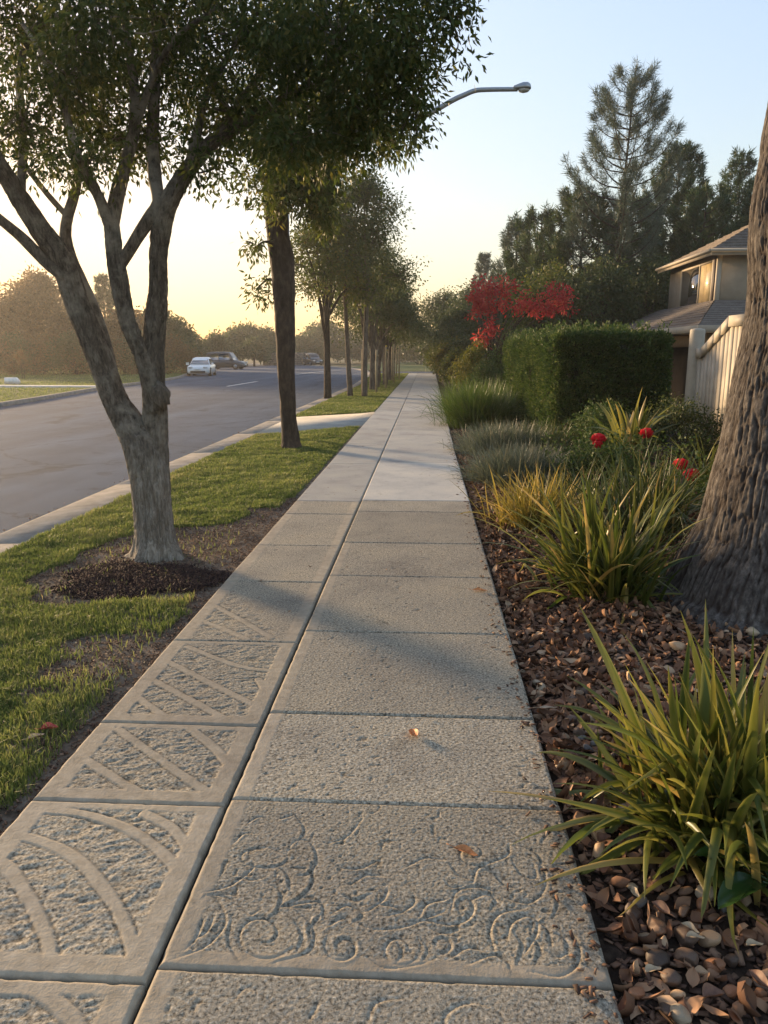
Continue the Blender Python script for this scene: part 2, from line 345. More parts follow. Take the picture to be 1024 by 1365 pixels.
# ------------------------------------------------------------------ SETTING: ground, road, kerb, sidewalk
def sheet(name, xs, ys, z, mat, amp=0.0, f=1.0, seed=3, mask=None, kind="structure"):
    X, Y = np.meshgrid(xs, ys); p = xyz(X.ravel(), Y.ravel())
    Z = np.full(len(p), z) + (amp * fbm(p * f, 4, seed) if amp else 0)
    p[:, 2] = Z; nx = len(xs); i, j = np.meshgrid(np.arange(len(ys) - 1), np.arange(nx - 1), indexing='ij')
    q = np.stack([i * nx + j, i * nx + j + 1, (i + 1) * nx + j + 1, (i + 1) * nx + j], -1).reshape(-1, 4)
    if mask is not None:
        c = p[q].mean(1); q = q[mask(c[:, 0], c[:, 1])]
    return struct(link(name, mesh(name, p, q, None, None, True, [mat])), kind)
def strip(name, left, right, z, mat):
    """A flat band between two lines with the same number of points, subdivided along."""
    n = 120; A = smooth_line(left, n); B = smooth_line(right, n); k = 9
    s = np.linspace(0, 1, k)[None, :, None]; P = A[:, None] * (1 - s) + B[:, None] * s
    V = np.concatenate([P, np.full((n, k, 1), z)], 2).reshape(-1, 3)
    i, j = np.meshgrid(np.arange(n - 1), np.arange(k - 1), indexing='ij')
    q = np.stack([i * k + j, i * k + j + 1, (i + 1) * k + j + 1, (i + 1) * k + j], -1).reshape(-1, 4)
    return struct(link(name, mesh(name, V, q, None, None, True, [mat])))

far = np.concatenate([-np.geomspace(4000, 60, 14), np.linspace(-50, 50, 11), np.geomspace(60, 4000, 14)])
sheet("ground", far, far, -0.25, M_FIELD)
ROAD_R = [(-3.85, -12), (-3.85, 10), (-3.85, 40), (-5.0, 64), (-9.5, 90), (-24, 122), (-60, 155)]
ROAD_L = [(-12.6, -12), (-12.8, 8), (-13.5, 23), (-15.4, 36), (-18.0, 56), (-30, 92), (-64, 118)]
# both lines resampled together
strip("road", ROAD_L, ROAD_R, -0.10, M_ASPH)
def ribbon(name, line, prof, mat, closed_ends=True, n=160):
    """Extrude a profile (offset to the right of travel, z) along a ground line."""
    P = smooth_line(line, n); T = np.gradient(P, axis=0); T /= np.linalg.norm(T, axis=1)[:, None]; Nn = np.stack([T[:, 1], -T[:, 0]], 1)
    k = len(prof); pr = np.asarray(prof, float)
    XY = P[:, None] + Nn[:, None] * pr[None, :, :1]
    V = np.concatenate([XY, np.broadcast_to(pr[None, :, 1:], (n, k, 1))], 2).reshape(-1, 3)
    i, j = np.meshgrid(np.arange(n - 1), np.arange(k - 1), indexing='ij')
    q = np.stack([i * k + j, i * k + j + 1, (i + 1) * k + j + 1, (i + 1) * k + j], -1).reshape(-1, 4)
    return struct(link(name, mesh(name, V, q, None, None, False, [mat])))
# near kerb: gutter pan and top, laid in three metre lengths with open joints
def kerb_piece(mb, y0, y1):
    prof = [(-3.85, -0.2), (-3.85, -0.075), (-3.84, -0.045), (-3.80, -0.034), (-3.60, -0.026), (-3.395, -0.019), (-3.385, -0.022), (-3.385, -0.2)]
    ys = [y0, y0 + 0.006, y1 - 0.006, y1]; V = []
    for yi, y in enumerate(ys):
        e = 0.004 if yi in (0, 3) else 0
        V += [(x, y, z - e) for x, z in prof]
    k = len(prof); q = [(i * k + j, (i + 1) * k + j, (i + 1) * k + j + 1, i * k + j + 1) for i in range(3) for j in range(k - 1)]
    q += [(0, 1, 2, 7), (2, 3, 4, 7), (4, 5, 6, 7)] + [(24 + a, 24 + b, 24 + c, 24 + d) for a, b, c, d in ((7, 2, 1, 0), (7, 4, 3, 2), (7, 6, 5, 4))]
    mb.add(V, q)
mb = MB(); y = -12.0
while y < 40:
    kerb_piece(mb, y, y + 2.99); y += 3.0
struct(mb.build("kerb", M_KERB, smooth=False))
ribbon("kerb", [(-3.85, 40.2), (-5.0, 64), (-9.5, 90), (-24, 122), (-60, 155)], [(-0.0, -0.2), (0, -0.06), (0.26, -0.02), (0.3, 0.0), (0.46, 0.0), (0.46, -0.2)], M_KERB)
ribbon("kerb", ROAD_L, [(0.0, -0.2), (0, -0.09), (-0.03, 0.03), (-0.18, 0.035), (-0.18, -0.2)], M_KERB)
# dashed centre marks
M_PAINT = plain("road_paint", (0.62, 0.60, 0.55), 0.7, 0.3, 0, 0.35, 6)
mb = MB()
for (xa, ya), (xb, yb) in ((G(303, 515, -.1), G(343, 508.5, -.1)), (G(395, 499, -.1), G(440, 494, -.1))):
    d = np.array([xb - xa, yb - ya]); n = np.array([d[1], -d[0]]) / np.linalg.norm(d) * 0.09
    mb.add([(xa + n[0], ya + n[1], -.096), (xa - n[0], ya - n[1], -.096), (xb - n[0], yb - n[1], -.096), (xb + n[0], yb + n[1], -.096)], [(0, 1, 2, 3)])
struct(mb.build("road_markings", M_PAINT))

# ---- sidewalk: separate slabs with relief, gaps and rounded edges
XL, XC0, XC1, XR = -1.385, -0.690, -0.676, 0.487
def seglines(pxs, n=40):
    return smooth_line([G(*p) for p in pxs], n)
def dist_lines(px, py, lines, side=False):
    """Distance to the lines; with side also the place along the nearest line (0..1) and which side of it."""
    d = np.full(px.shape, 9.0); tt = np.zeros(px.shape); sg = np.zeros(px.shape)
    for L in lines:
        m = len(L) - 1
        for k, (a, b) in enumerate(zip(L[:-1], L[1:])):
            ab = b - a; t = np.clip(((px - a[0]) * ab[0] + (py - a[1]) * ab[1]) / (ab @ ab + 1e-12), 0, 1)
            ex, ey = px - a[0] - t * ab[0], py - a[1] - t * ab[1]; dd = np.hypot(ex, ey); c = dd < d
            d = np.where(c, dd, d)
            if side: tt = np.where(c, (k + t) / m, tt); sg = np.where(c, np.sign(ab[0] * ey - ab[1] * ex), sg)
    return (d, tt, sg) if side else d
Z5 = lambda *p: [(x / 2.438, 1040 + y / 2.438) for x, y in p]        # two enlargements the carvings were measured in
Z6 = lambda *p: [(180 + x / 1.5515, 1060 + y / 1.5515) for x, y in p]
def ell(cx, cy, rx, ry, a0=0, a1=360, n=18):
    return [(cx + rx * math.cos(math.radians(a)), cy + ry * math.sin(math.radians(a))) for a in np.linspace(a0, a1, n)]
RIBS = {  # raised smooth bands on the narrow slabs
 1: [Z5((130, 92), (300, 115), (450, 175), (560, 265), (600, 330)), Z5((590, 290), (560, 390), (515, 490), (455, 590)), Z5((0, 185), (110, 190), (250, 255), (360, 380), (420, 500), (440, 590)),
     Z5((-130, 215), (0, 262), (90, 375), (150, 500), (170, 590)), Z5((470, 108), (560, 155), (625, 235)), Z5((-330, 320), (-180, 400), (-60, 520), (-20, 590))],
 2: [[(158, 972), (225, 1020), (292, 1066)], [(107, 1008), (150, 1035), (205, 1068)], [(250, 968), (290, 1000), (318, 1040)]],
 3: [[(213, 876), (280, 910), (350, 945)], [(193, 900), (240, 925), (300, 958)], [(178, 925), (222, 957)], [(250, 862), (320, 888), (385, 895)], [(345, 905), (362, 930)]],
 4: [[(285, 806), (320, 825), (362, 850)], [(262, 824), (295, 837), (330, 852)]],
 0: [Z5((20, 680), (110, 685), (190, 730), (250, 800), (270, 900)), Z5((-200, 690), (-60, 780), (20, 900))],
}
RIBS = {k: [seglines(l) for l in v] for k, v in RIBS.items()}
def spi(cx, cy, rx, ry, a0, turns, n=24):
    return [(cx + rx * (1 - .72 * u) * math.cos(a0 + turns * 6.283 * u), cy + ry * (1 - .72 * u) * math.sin(a0 + turns * 6.283 * u)) for u in np.linspace(0, 1, n)]
CARV = [spi(265, 288, 64, 54, .6, 1.15), spi(430, 313, 40, 36, 3.6, -1.2), spi(548, 318, 44, 40, -.6, 1.25), spi(632, 308, 30, 25, 2.6, -1.1), spi(700, 120, 34, 26, 1.0, 1.1), [(330, 40), (350, 70), (335, 100)], [(400, 130), (430, 150), (470, 150), (500, 135)], [(455, 180), (480, 165), (520, 168)], [(560, 150), (600, 130), (640, 135)], [(230, 60), (260, 45), (290, 60)], [(205, 100), (225, 80), (250, 80)], [(480, 205), (455, 215), (430, 205)], [(735, 60), (770, 70), (800, 90)], ell(268, 128, 48, 20), ell(345, 128, 30, 36, -170, 100),
  [(85, 338), (150, 310), (188, 262), (170, 215), (145, 205)], [(145, 205), (190, 212), (235, 245), (255, 240)], [(150, 200), (200, 185), (245, 150), (240, 130)],
  [(270, 180), (300, 200), (295, 235), (280, 250)], [(300, 232), (350, 222), (385, 222), (388, 250)], [(365, 140), (365, 180), (340, 210), (300, 230)],
  [(330, 235), (365, 270), (360, 320), (290, 345)], [(200, 250), (192, 300), (215, 345)],
  [(450, 262), (500, 278), (560, 272), (600, 258), (650, 268), (690, 255), (702, 228), (685, 210), (665, 225), (672, 245)],
  [(482, 240), (515, 215), (525, 190)], [(520, 250), (555, 240), (580, 220), (575, 200)], [(590, 250), (605, 225), (645, 215)], [(600, 255), (640, 240)],
  [(655, 235), (665, 200), (700, 190), (735, 195), (775, 215), (820, 222), (850, 190), (845, 150), (815, 122)], [(700, 180), (712, 150), (770, 125), (775, 100)], [(780, 135), (800, 165), (830, 170), (825, 140)], [(650, 140), (670, 165), (700, 175)],
  [(745, 320), (735, 280), (755, 245), (810, 233)], [(770, 300), (780, 265), (815, 250), (850, 275), (855, 305)], [(815, 365), (880, 375), (920, 345), (915, 300), (885, 270)], [(805, 330), (830, 290), (835, 260)],
  [(480, 335), (520, 358), (590, 350), (625, 335)], [(840, 50), (860, 65), (840, 95)], [(400, 100), (440, 85), (470, 50)], [(300, 50), (330, 40)], [(690, 350), (740, 330), (770, 345), (775, 360)],
  [(120, 300), (150, 280), (165, 250)], [(105, 320), (130, 290), (140, 255)], [(210, 160), (235, 175), (262, 172)], [(230, 118), (270, 108), (308, 122)], [(300, 150), (315, 165), (320, 195)],
  [(330, 262), (345, 290), (335, 320)], [(380, 250), (360, 275), (365, 300)], [(415, 240), (440, 228), (470, 245), (450, 262)], [(400, 270), (430, 255), (445, 268)], [(500, 225), (540, 232), (570, 250)], [(540, 300), (552, 325), (540, 345)],
  [(610, 275), (635, 285), (660, 282)], [(655, 335), (690, 315), (730, 325)], [(700, 215), (725, 205), (745, 215), (735, 235)], [(745, 165), (765, 185), (800, 195)], [(800, 105), (835, 125), (838, 160)], [(860, 190), (872, 220), (865, 250)],
  [(785, 285), (800, 310), (790, 345)], [(850, 320), (875, 335), (900, 325)], [(870, 285), (890, 300), (893, 330)], [(640, 175), (655, 190), (680, 188)], [(590, 295), (605, 320), (590, 348)], [(820, 290), (835, 315), (828, 345)]]
CARV = [seglines(Z6(*c), 26) for c in CARV]
CARV0 = [seglines(Z6(*c), 20) for c in ([(60, 410), (110, 430), (140, 480)], [(200, 430), (240, 400), (330, 470)], [(360, 470), (380, 430)], [(480, 480), (500, 430), (560, 420)], ell(700, 470, 60, 40), [(20, 460), (60, 500), (90, 560)])]
def slab(mb, x0, x1, y0, y1, res, style, idx=0, z=0.0, border=(0, 0, 0, 0)):
    e = np.array([0, 0.0, 0.0025, 0.006, 0.011])
    def axis(a, b):
        k = max(2, int((b - a - 0.03) / res))
        return np.concatenate([a + e, np.linspace(a + 0.015, b - 0.015, k), (b - e)[::-1]])
    xs, ys = axis(x0, x1), axis(y0, y1); X, Y = np.meshgrid(xs, ys); sh = X.shape
    x, y = X.ravel(), Y.ravel(); p = xyz(x, y)
    de = np.minimum.reduce([x - x0, x1 - x, y - y0, y1 - y])
    bl, br, bn, bf = border
    db = np.full(len(x), 1.0)          # signed distance into the field from its smooth border
    for dist, w in ((x - x0, bl), (x1 - x, br), (y - y0, bn), (y1 - y, bf)):
        if w: db = np.minimum(db, dist - w)
    warp = 0.0022 * vnoise(p * 30, 40) + 0.0018 * vnoise(p * 7, 39)
    field = np.clip((db + warp) / 0.008, 0, 1) if max(border) > 0 else np.ones(len(x))
    h = 0.0012 * fbm(p * 3, 2, 41); hollow = np.zeros(len(x))
    if style == 'slate':
        d = dist_lines(x, y, RIBS.get(idx, [])) + warp * 0.7
        rib = 1 - np.clip((d - (0.017 + 0.004 * vnoise(p * 6, 46))) / 0.006, 0, 1)
        keep = np.ones(len(x))
        if idx == 4: keep = np.clip((-(x + 0.93) * 1.0 - (y - 4.15) * 0.55) / 0.03, 0, 1)
        line = np.clip(1 - np.abs(d - 0.023) / 0.006, 0, 1) * field * keep
        field = field * (1 - rib * keep)
        q = np.stack([x * 14 + y * 5, y * 26 - x * 7, x * 0], 1); q[:, :2] += 0.5 * np.stack([vnoise(p * 9, 50), vnoise(p * 9 + 7, 51)], 1)
        rg = 1 - np.abs(fbm(q, 4, 52)) * 2.4
        strength = 1.0 if idx in (0, 1, 2, 3) else 0.35 + 0.65 * keep
        h = h + field * strength * (0.0024 * np.clip(rg, -1, 1) - 0.0026 + 0.0013 * fbm(p * 90, 3, 54)) - line * 0.0028
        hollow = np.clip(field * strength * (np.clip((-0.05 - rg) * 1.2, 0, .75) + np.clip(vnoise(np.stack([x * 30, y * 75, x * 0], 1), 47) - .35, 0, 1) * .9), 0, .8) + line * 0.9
    elif style == 'rough':
        h = h + field * (0.0005 * fbm(p * 80, 3, 55) + 0.0005 * vnoise(p * 170, 57) - 0.0006)
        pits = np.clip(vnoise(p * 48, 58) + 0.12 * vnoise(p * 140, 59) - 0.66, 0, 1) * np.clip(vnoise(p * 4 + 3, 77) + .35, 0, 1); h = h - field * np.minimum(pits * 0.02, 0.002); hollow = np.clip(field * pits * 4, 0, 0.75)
        C = CARV if idx == 1 else (CARV0 if idx == 0 else None)
        if C:
            d, tt, sg = dist_lines(x, y, C, True); taper = 0.25 + 0.75 * np.sin(np.pi * np.clip(tt, 0.02, 0.98)) ** 0.7
            wear = np.clip(0.75 + 0.5 * vnoise(p * 6, 66), 0.35, 1) * taper
            g = np.exp(-(d / (0.0022 + 0.0022 * taper)) ** 2); slope = np.where(sg > 0, np.exp(-d / 0.011), 0) * (1 - g * 0.3); lip = np.where(sg < 0, np.exp(-((d - 0.007) / 0.007) ** 2), 0)
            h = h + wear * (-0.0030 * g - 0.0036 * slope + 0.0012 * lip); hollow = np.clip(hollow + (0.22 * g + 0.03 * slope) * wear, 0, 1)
    else:
        h = h + 0.0004 * fbm(p * 60, 2, 60)
    drop = np.clip(1 - de / 0.011, 0, 1) ** 2 * 0.008
    P = np.stack([x, y, z + h - drop], 1)
    ii = np.zeros(sh, bool); ii[0, :] = ii[-1, :] = True; ii[:, 0] = ii[:, -1] = True
    P[ii.ravel(), 2] = -0.09
    chip = np.clip(vnoise(p * 26, 61) - 0.25, 0, 1) * np.clip(1 - de / 0.012, 0, 1) * 0.010
    P[:, 2] -= np.where(ii.ravel(), 0, chip)
    nx, ny = len(xs), len(ys); i, j = np.meshgrid(np.arange(ny - 1), np.arange(nx - 1), indexing='ij')
    q = np.stack([i * nx + j, i * nx + j + 1, (i + 1) * nx + j + 1, (i + 1) * nx + j], -1).reshape(-1, 4)
    fresh = 1.0 if style in ('fresh', 'bright') else 0.0
    t = 0.5 + 0.26 * math.sin(y0 * 12.7 + x0 * 5) + {'bright': 0.45, 'fresh': -0.3}.get(style, 0)
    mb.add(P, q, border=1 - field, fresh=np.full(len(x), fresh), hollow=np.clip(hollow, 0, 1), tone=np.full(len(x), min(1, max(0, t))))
mb = MB()
LJ = [0.55, 1.572, 2.332, 2.907, 3.853, 4.965, 5.974, 7.229, 7.90]
for k in range(len(LJ) - 1):
    g = 0.003 if k not in (1,) else 0.004
    b = 0.085
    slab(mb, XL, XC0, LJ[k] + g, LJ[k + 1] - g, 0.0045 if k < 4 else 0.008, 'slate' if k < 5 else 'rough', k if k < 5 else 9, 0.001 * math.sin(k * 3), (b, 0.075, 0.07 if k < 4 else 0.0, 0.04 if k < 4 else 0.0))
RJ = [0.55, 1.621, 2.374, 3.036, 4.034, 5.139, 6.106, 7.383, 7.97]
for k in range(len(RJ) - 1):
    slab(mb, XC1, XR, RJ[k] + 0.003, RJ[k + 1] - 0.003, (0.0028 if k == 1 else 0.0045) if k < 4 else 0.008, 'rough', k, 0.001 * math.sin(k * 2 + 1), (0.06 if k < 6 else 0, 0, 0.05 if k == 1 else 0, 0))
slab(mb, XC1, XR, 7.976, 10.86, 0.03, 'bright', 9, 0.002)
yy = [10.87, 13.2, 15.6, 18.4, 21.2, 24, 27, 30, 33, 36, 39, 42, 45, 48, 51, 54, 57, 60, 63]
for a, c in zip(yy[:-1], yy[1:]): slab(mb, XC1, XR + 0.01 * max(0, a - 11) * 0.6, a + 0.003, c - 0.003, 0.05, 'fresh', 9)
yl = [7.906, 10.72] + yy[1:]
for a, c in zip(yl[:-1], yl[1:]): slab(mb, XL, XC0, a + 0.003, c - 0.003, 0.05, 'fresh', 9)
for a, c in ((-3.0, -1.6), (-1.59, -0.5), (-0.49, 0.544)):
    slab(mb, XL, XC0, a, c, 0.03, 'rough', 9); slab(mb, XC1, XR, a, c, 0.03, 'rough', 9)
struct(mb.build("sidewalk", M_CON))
sheet("sidewalk_base", np.array([-1.375, 0.478]), np.array([-3.0, 63]), -0.03, M_BED)
# walkway that crosses the lawn to the street
mb = MB(); A = [(-3.36, 14.75), (-1.45, 16.75), (-1.395, 20.9), (-3.36, 18.75)]
def polyslab(mb, pts, z0, z1, **at):
    n = len(pts); V = [(x, y, z1) for x, y in pts] + [(x, y, z0) for x, y in pts]
    c = np.mean(pts, 0); V += [(c[0], c[1], z1)]
    mb.add(V, [(i, n + i, n + (i + 1) % n, (i + 1) % n) for i in range(n)], [(2 * n, i, (i + 1) % n) for i in range(n)], **at)
A = [(-3.375, 14.75), (-1.62, 16.45), (-1.45, 16.8), (-1.393, 17.3), (-1.393, 20.7), (-1.5, 20.45), (-1.75, 20.1), (-3.375, 18.75)]
polyslab(mb, A, -0.1, -0.002, border=0, fresh=1.0, hollow=0, tone=0.25)
struct(mb.build("walkway", M_CON, smooth=False))

# ---- lawn strip on the street side
OV = np.array([G(*p) for p in ((28, 792), (40, 772), (95, 738), (150, 716), (190, 706), (240, 700), (300, 696), (322, 686), (330, 676), (420, 672), (330, 745), (270, 795), (215, 790), (150, 800), (90, 803), (45, 802))])
def inpoly(x, y, P):
    r = np.zeros(x.shape, bool); n = len(P)
    for i in range(n):
        x1, y1 = P[i]; x2, y2 = P[(i + 1) % n]
        c = ((y1 > y) != (y2 > y)) & (x < (x2 - x1) * (y - y1) / (y2 - y1 + 1e-12) + x1); r ^= c
    return r
def lawn1(x, y):
    """Grass density 0..1 on the near strip."""
    p = xyz(x, y); w = 0.10 * vnoise(p * 4, 81)
    d = np.where(inpoly(x + w, y + w, OV), 0.015, 1.0)
    edge = XL - 0.02 - np.where(y < 4.4, 0.05 + 0.05 * vnoise(p * 5, 82), np.where(y < 8.2, 0.10, 0.03))
    d = d * np.clip((edge - x) / 0.06, 0, 1)
    bare = np.clip(1.0 - 2.8 * np.clip(fbm(p * 2.2 + 4, 3, 83) + 0.06, 0, 1), 0.04, 1)
    near = np.clip((4.6 - y) / 0.5, 0, 1)
    d = d * (1 - near + near * bare)
    gx, gy = (G(140, 900)); d = d * (1 - 0.85 * np.exp(-(((x - gx) / 0.35) ** 2 + ((y - gy) / 0.28) ** 2)))
    gx, gy = (G(60, 985)); d = d * (1 - 0.8 * np.exp(-(((x - gx) / 0.3) ** 2 + ((y - gy) / 0.2) ** 2)))
    far_edge = 14.7 + (x + 3.37) * 1.0
    d = d * np.clip((far_edge - y) / 0.05, 0, 1)
    return d * np.clip((x + 3.38) / 0.03, 0, 1)
def lawn_z(x, y): return -0.028 + 0.022 * fbm(xyz(x, y) * 1.5, 3, 84) - 0.012 * np.clip((x - XL + 0.25) / 0.25, 0, 1)
xs = np.linspace(-3.386, XL + 0.004, 70); ys = np.linspace(-4, 17.2, 520); X, Y = np.meshgrid(xs, ys); p = xyz(X.ravel(), Y.ravel())
p[:, 2] = lawn_z(p[:, 0], p[:, 1]) + 0.006 * fbm(p * 25, 3, 85); nx = len(xs)
i, j = np.meshgrid(np.arange(len(ys) - 1), np.arange(nx - 1), indexing='ij'); q = np.stack([i * nx + j, i * nx + j + 1, (i + 1) * nx + j + 1, (i + 1) * nx + j], -1).reshape(-1, 4)
c = p[q].mean(1); q = q[c[:, 1] < 14.85 + (c[:, 0] + 3.37) * 1.0]
struct(link("lawn_soil", mesh("lawn_soil", p, q, None, None, True, [M_SOIL])))
def blades(x, y, z, H, Wd, r, lean=0.5):
    n = len(x); a = r.uniform(0, 6.283, n); b = r.uniform(0, 6.283, n); H = H * r.uniform(0.55, 1.25, n); k = np.abs(r.normal(0, lean, n)) + 0.1
    dx, dy = np.cos(a), np.sin(a); sx, sy = np.cos(b) * Wd / 2, np.sin(b) * Wd / 2
    B = np.stack([x, y, z], 1); Mv = B + np.stack([dx * k * H * 0.3, dy * k * H * 0.3, H * 0.6], 1); T = B + np.stack([dx * k * H * 0.95, dy * k * H * 0.95, H * (1.0 - 0.25 * np.minimum(k, 1.2))], 1)
    s = np.stack([sx, sy, sx * 0], 1)
    V = np.stack([B - s, B + s, Mv + s * 0.8, Mv - s * 0.8, T], 1).reshape(-1, 3); o = np.arange(n) * 5
    return V, np.stack([o, o + 1, o + 2, o + 3], 1), np.stack([o + 3, o + 2, o + 4], 1)
def grass(name, N0, x0, x1, y0, y1, dens, zf, Hf, Wf, seed, ypow=1.0, base=0.0):
    r = np.random.default_rng(seed); u = r.random(N0); y = y0 * (y1 / y0) ** u if ypow == 'log' else y0 + (y1 - y0) * u
    x = r.uniform(x0, x1, N0); k = r.random(N0) < dens(x, y); x, y = x[k], y[k]
    p = xyz(x, y); tuft = fbm(p * 6, 3, seed + 1); patch = fbm(p * 1.2, 3, seed + 2)
    H = Hf(y) * (1 + 0.5 * tuft + 0.25 * patch); V, q, t = blades(x, y, zf(x, y), H, Wf(y), r)
    rnd = np.clip(0.42 + base + 0.35 * patch + 0.2 * tuft + r.normal(0, 0.17, len(x)), 0, 1)
    return struct(link(name, mesh(name, V, q, t, {"rnd": np.repeat(rnd, 5)}, True, [M_GRASS])), "stuff")
grass("lawn_grass", 300000, -3.385, XL, 1.35, 17, lawn1, lawn_z, lambda y: np.clip(0.05 - 0.0006 * y, .03, .06), lambda y: 0.0026 + 0.0009 * y * 0.75, 11, 'log')
# second strip, under the row of trees
def lawn2(x, y):
    near_edge = 18.75 + (x + 3.37) * 1.02 + 0.15
    return ((y > near_edge) & (x < XL - 0.04) & (x > -3.39 - np.clip(y - 40, 0, 99) * 0.045)).astype(float)
sheet("lawn_soil", np.linspace(-5.2, XL + 0.002, 30), np.linspace(18, 63, 200), -0.02, M_TURF, 0.015, 0.8, 8, lambda x, y: lawn2(x, y) > 0.5)
grass("lawn_grass", 150000, -5.2, XL, 18.7, 63, lawn2, lambda x, y: np.full(x.shape, -0.025), lambda y: 0.05 + 0 * y, lambda y: 0.007 + 0.0005 * y, 12, 'log', -0.05)
# lawn across the street
LL = smooth_line(ROAD_L, 200)
def left_of_road(x, y): return x < np.interp(y, LL[:, 1], LL[:, 0]) - 0.16
def lawn3(x, y): return (left_of_road(x, y)).astype(float)
sheet("far_lawn", np.concatenate([np.linspace(-70, -24, 24), np.linspace(-23.5, -12.5, 60)]), np.linspace(-6, 112, 240), 0.0, M_TURF, 0.05, 0.25, 9, lambda x, y: left_of_road(x, y))
FP = [(-48, 37.4), (-30, 36.6), (-15.2, 35.4)]
def offpath(x, y): return lawn3(x, y) * (np.abs(y - np.interp(x, [-48, -30, -15.2], [37.4, 36.6, 35.4])) > 0.62)
grass("far_lawn_grass", 120000, -48, -12.8, 18, 85, offpath, lambda x, y: np.full(x.shape, 0.0), lambda y: 0.055 + 0 * y, lambda y: 0.012 + 0.0005 * y, 13, 'log', -0.1)
ribbon("far_path", [(-48, 37.4), (-30, 36.6), (-15.3, 35.4)], [(-0.6, -0.1), (-0.6, 0.06), (0.6, 0.06), (0.6, -0.1)], plain("path_concrete", (0.5, 0.47, 0.42), 0.85, 0.2, 0, 0.1))
# right: planting bed and yards
def bed_z(x, y): return -0.05 + 0.03 * fbm(xyz(x, y) * 1.8, 3, 90) + 0.03 * np.clip((x - 0.9) / 2, 0, 1)
xs = np.concatenate([np.linspace(XR - 0.005, 2.2, 90), np.linspace(2.25, 9, 40)]); ys = np.concatenate([np.linspace(-4, 6, 300), np.linspace(6.1, 30, 160), np.linspace(30.5, 75, 60)])
X, Y = np.meshgrid(xs, ys); p = xyz(X.ravel(), Y.ravel()); p[:, 2] = bed_z(p[:, 0], p[:, 1]) + 0.008 * fbm(p * 22, 3, 91); nx = len(xs)
i, j = np.meshgrid(np.arange(len(ys) - 1), np.arange(nx - 1), indexing='ij'); q = np.stack([i * nx + j, i * nx + j + 1, (i + 1) * nx + j + 1, (i + 1) * nx + j], -1).reshape(-1, 4)
struct(link("planting_bed", mesh("planting_bed", p, q, None, None, True, [M_BED])))
sheet("yard_ground", np.linspace(8.9, 60, 30), np.linspace(-10, 120, 60), -0.06, M_FIELD, 0.1, 0.2, 5)
sheet("end_drive", np.array([-4.4, 9.0]), np.array([63.05, 70.5]), -0.03, M_ASPH)
sheet("end_lawn", np.linspace(-9, 30, 40), np.linspace(70.5, 150, 60), 0.0, M_TURF, 0.05, 0.2, 6, lambda x, y: x > np.interp(y, [64, 90, 122, 155], [-4, -8.5, -23, -59]) + 0.5)

# ------------------------------------------------------------------ STREET TREES
R = np.random.default_rng
def crown_regions(regs, D0, per, clump_px, L, W, seed, droop=0.5, spread=1.0):
    """Leaf clumps filling ellipsoids given by photograph ellipse (cx, cy, rx, ry, clumps, depth shift)."""
    r = R(seed); P = []; cent = []
    for cx, cy, rx, ry, n, dd in regs:
        D = D0 + dd; c = np.array(AT(cx, cy, D)); s = D / F; cent.append(c)
        o = unit(r.normal(size=(n, 3))) * (r.random((n, 1)) ** 0.45)
        P.append(c + o * np.array([rx * s, (rx + ry) / 2 * s * spread, ry * s]))
    P = np.vstack(P)
    V, q, a = clump_leaves(P, clump_px * D0 / F, per, L, W, r, droop)
    return V, q, a, P, np.array(cent)
def px_limb(pts, D0, scale=1.0):
    """Limb from photograph points (x, y, width_px, depth shift)."""
    P = [AT(x, y, D0 + d) for x, y, w, d in pts]; Rr = [w / 2 * (D0 + d) / F * scale for x, y, w, d in pts]
    return P, Rr
def local(V, base): return np.asarray(V) - np.asarray(base)

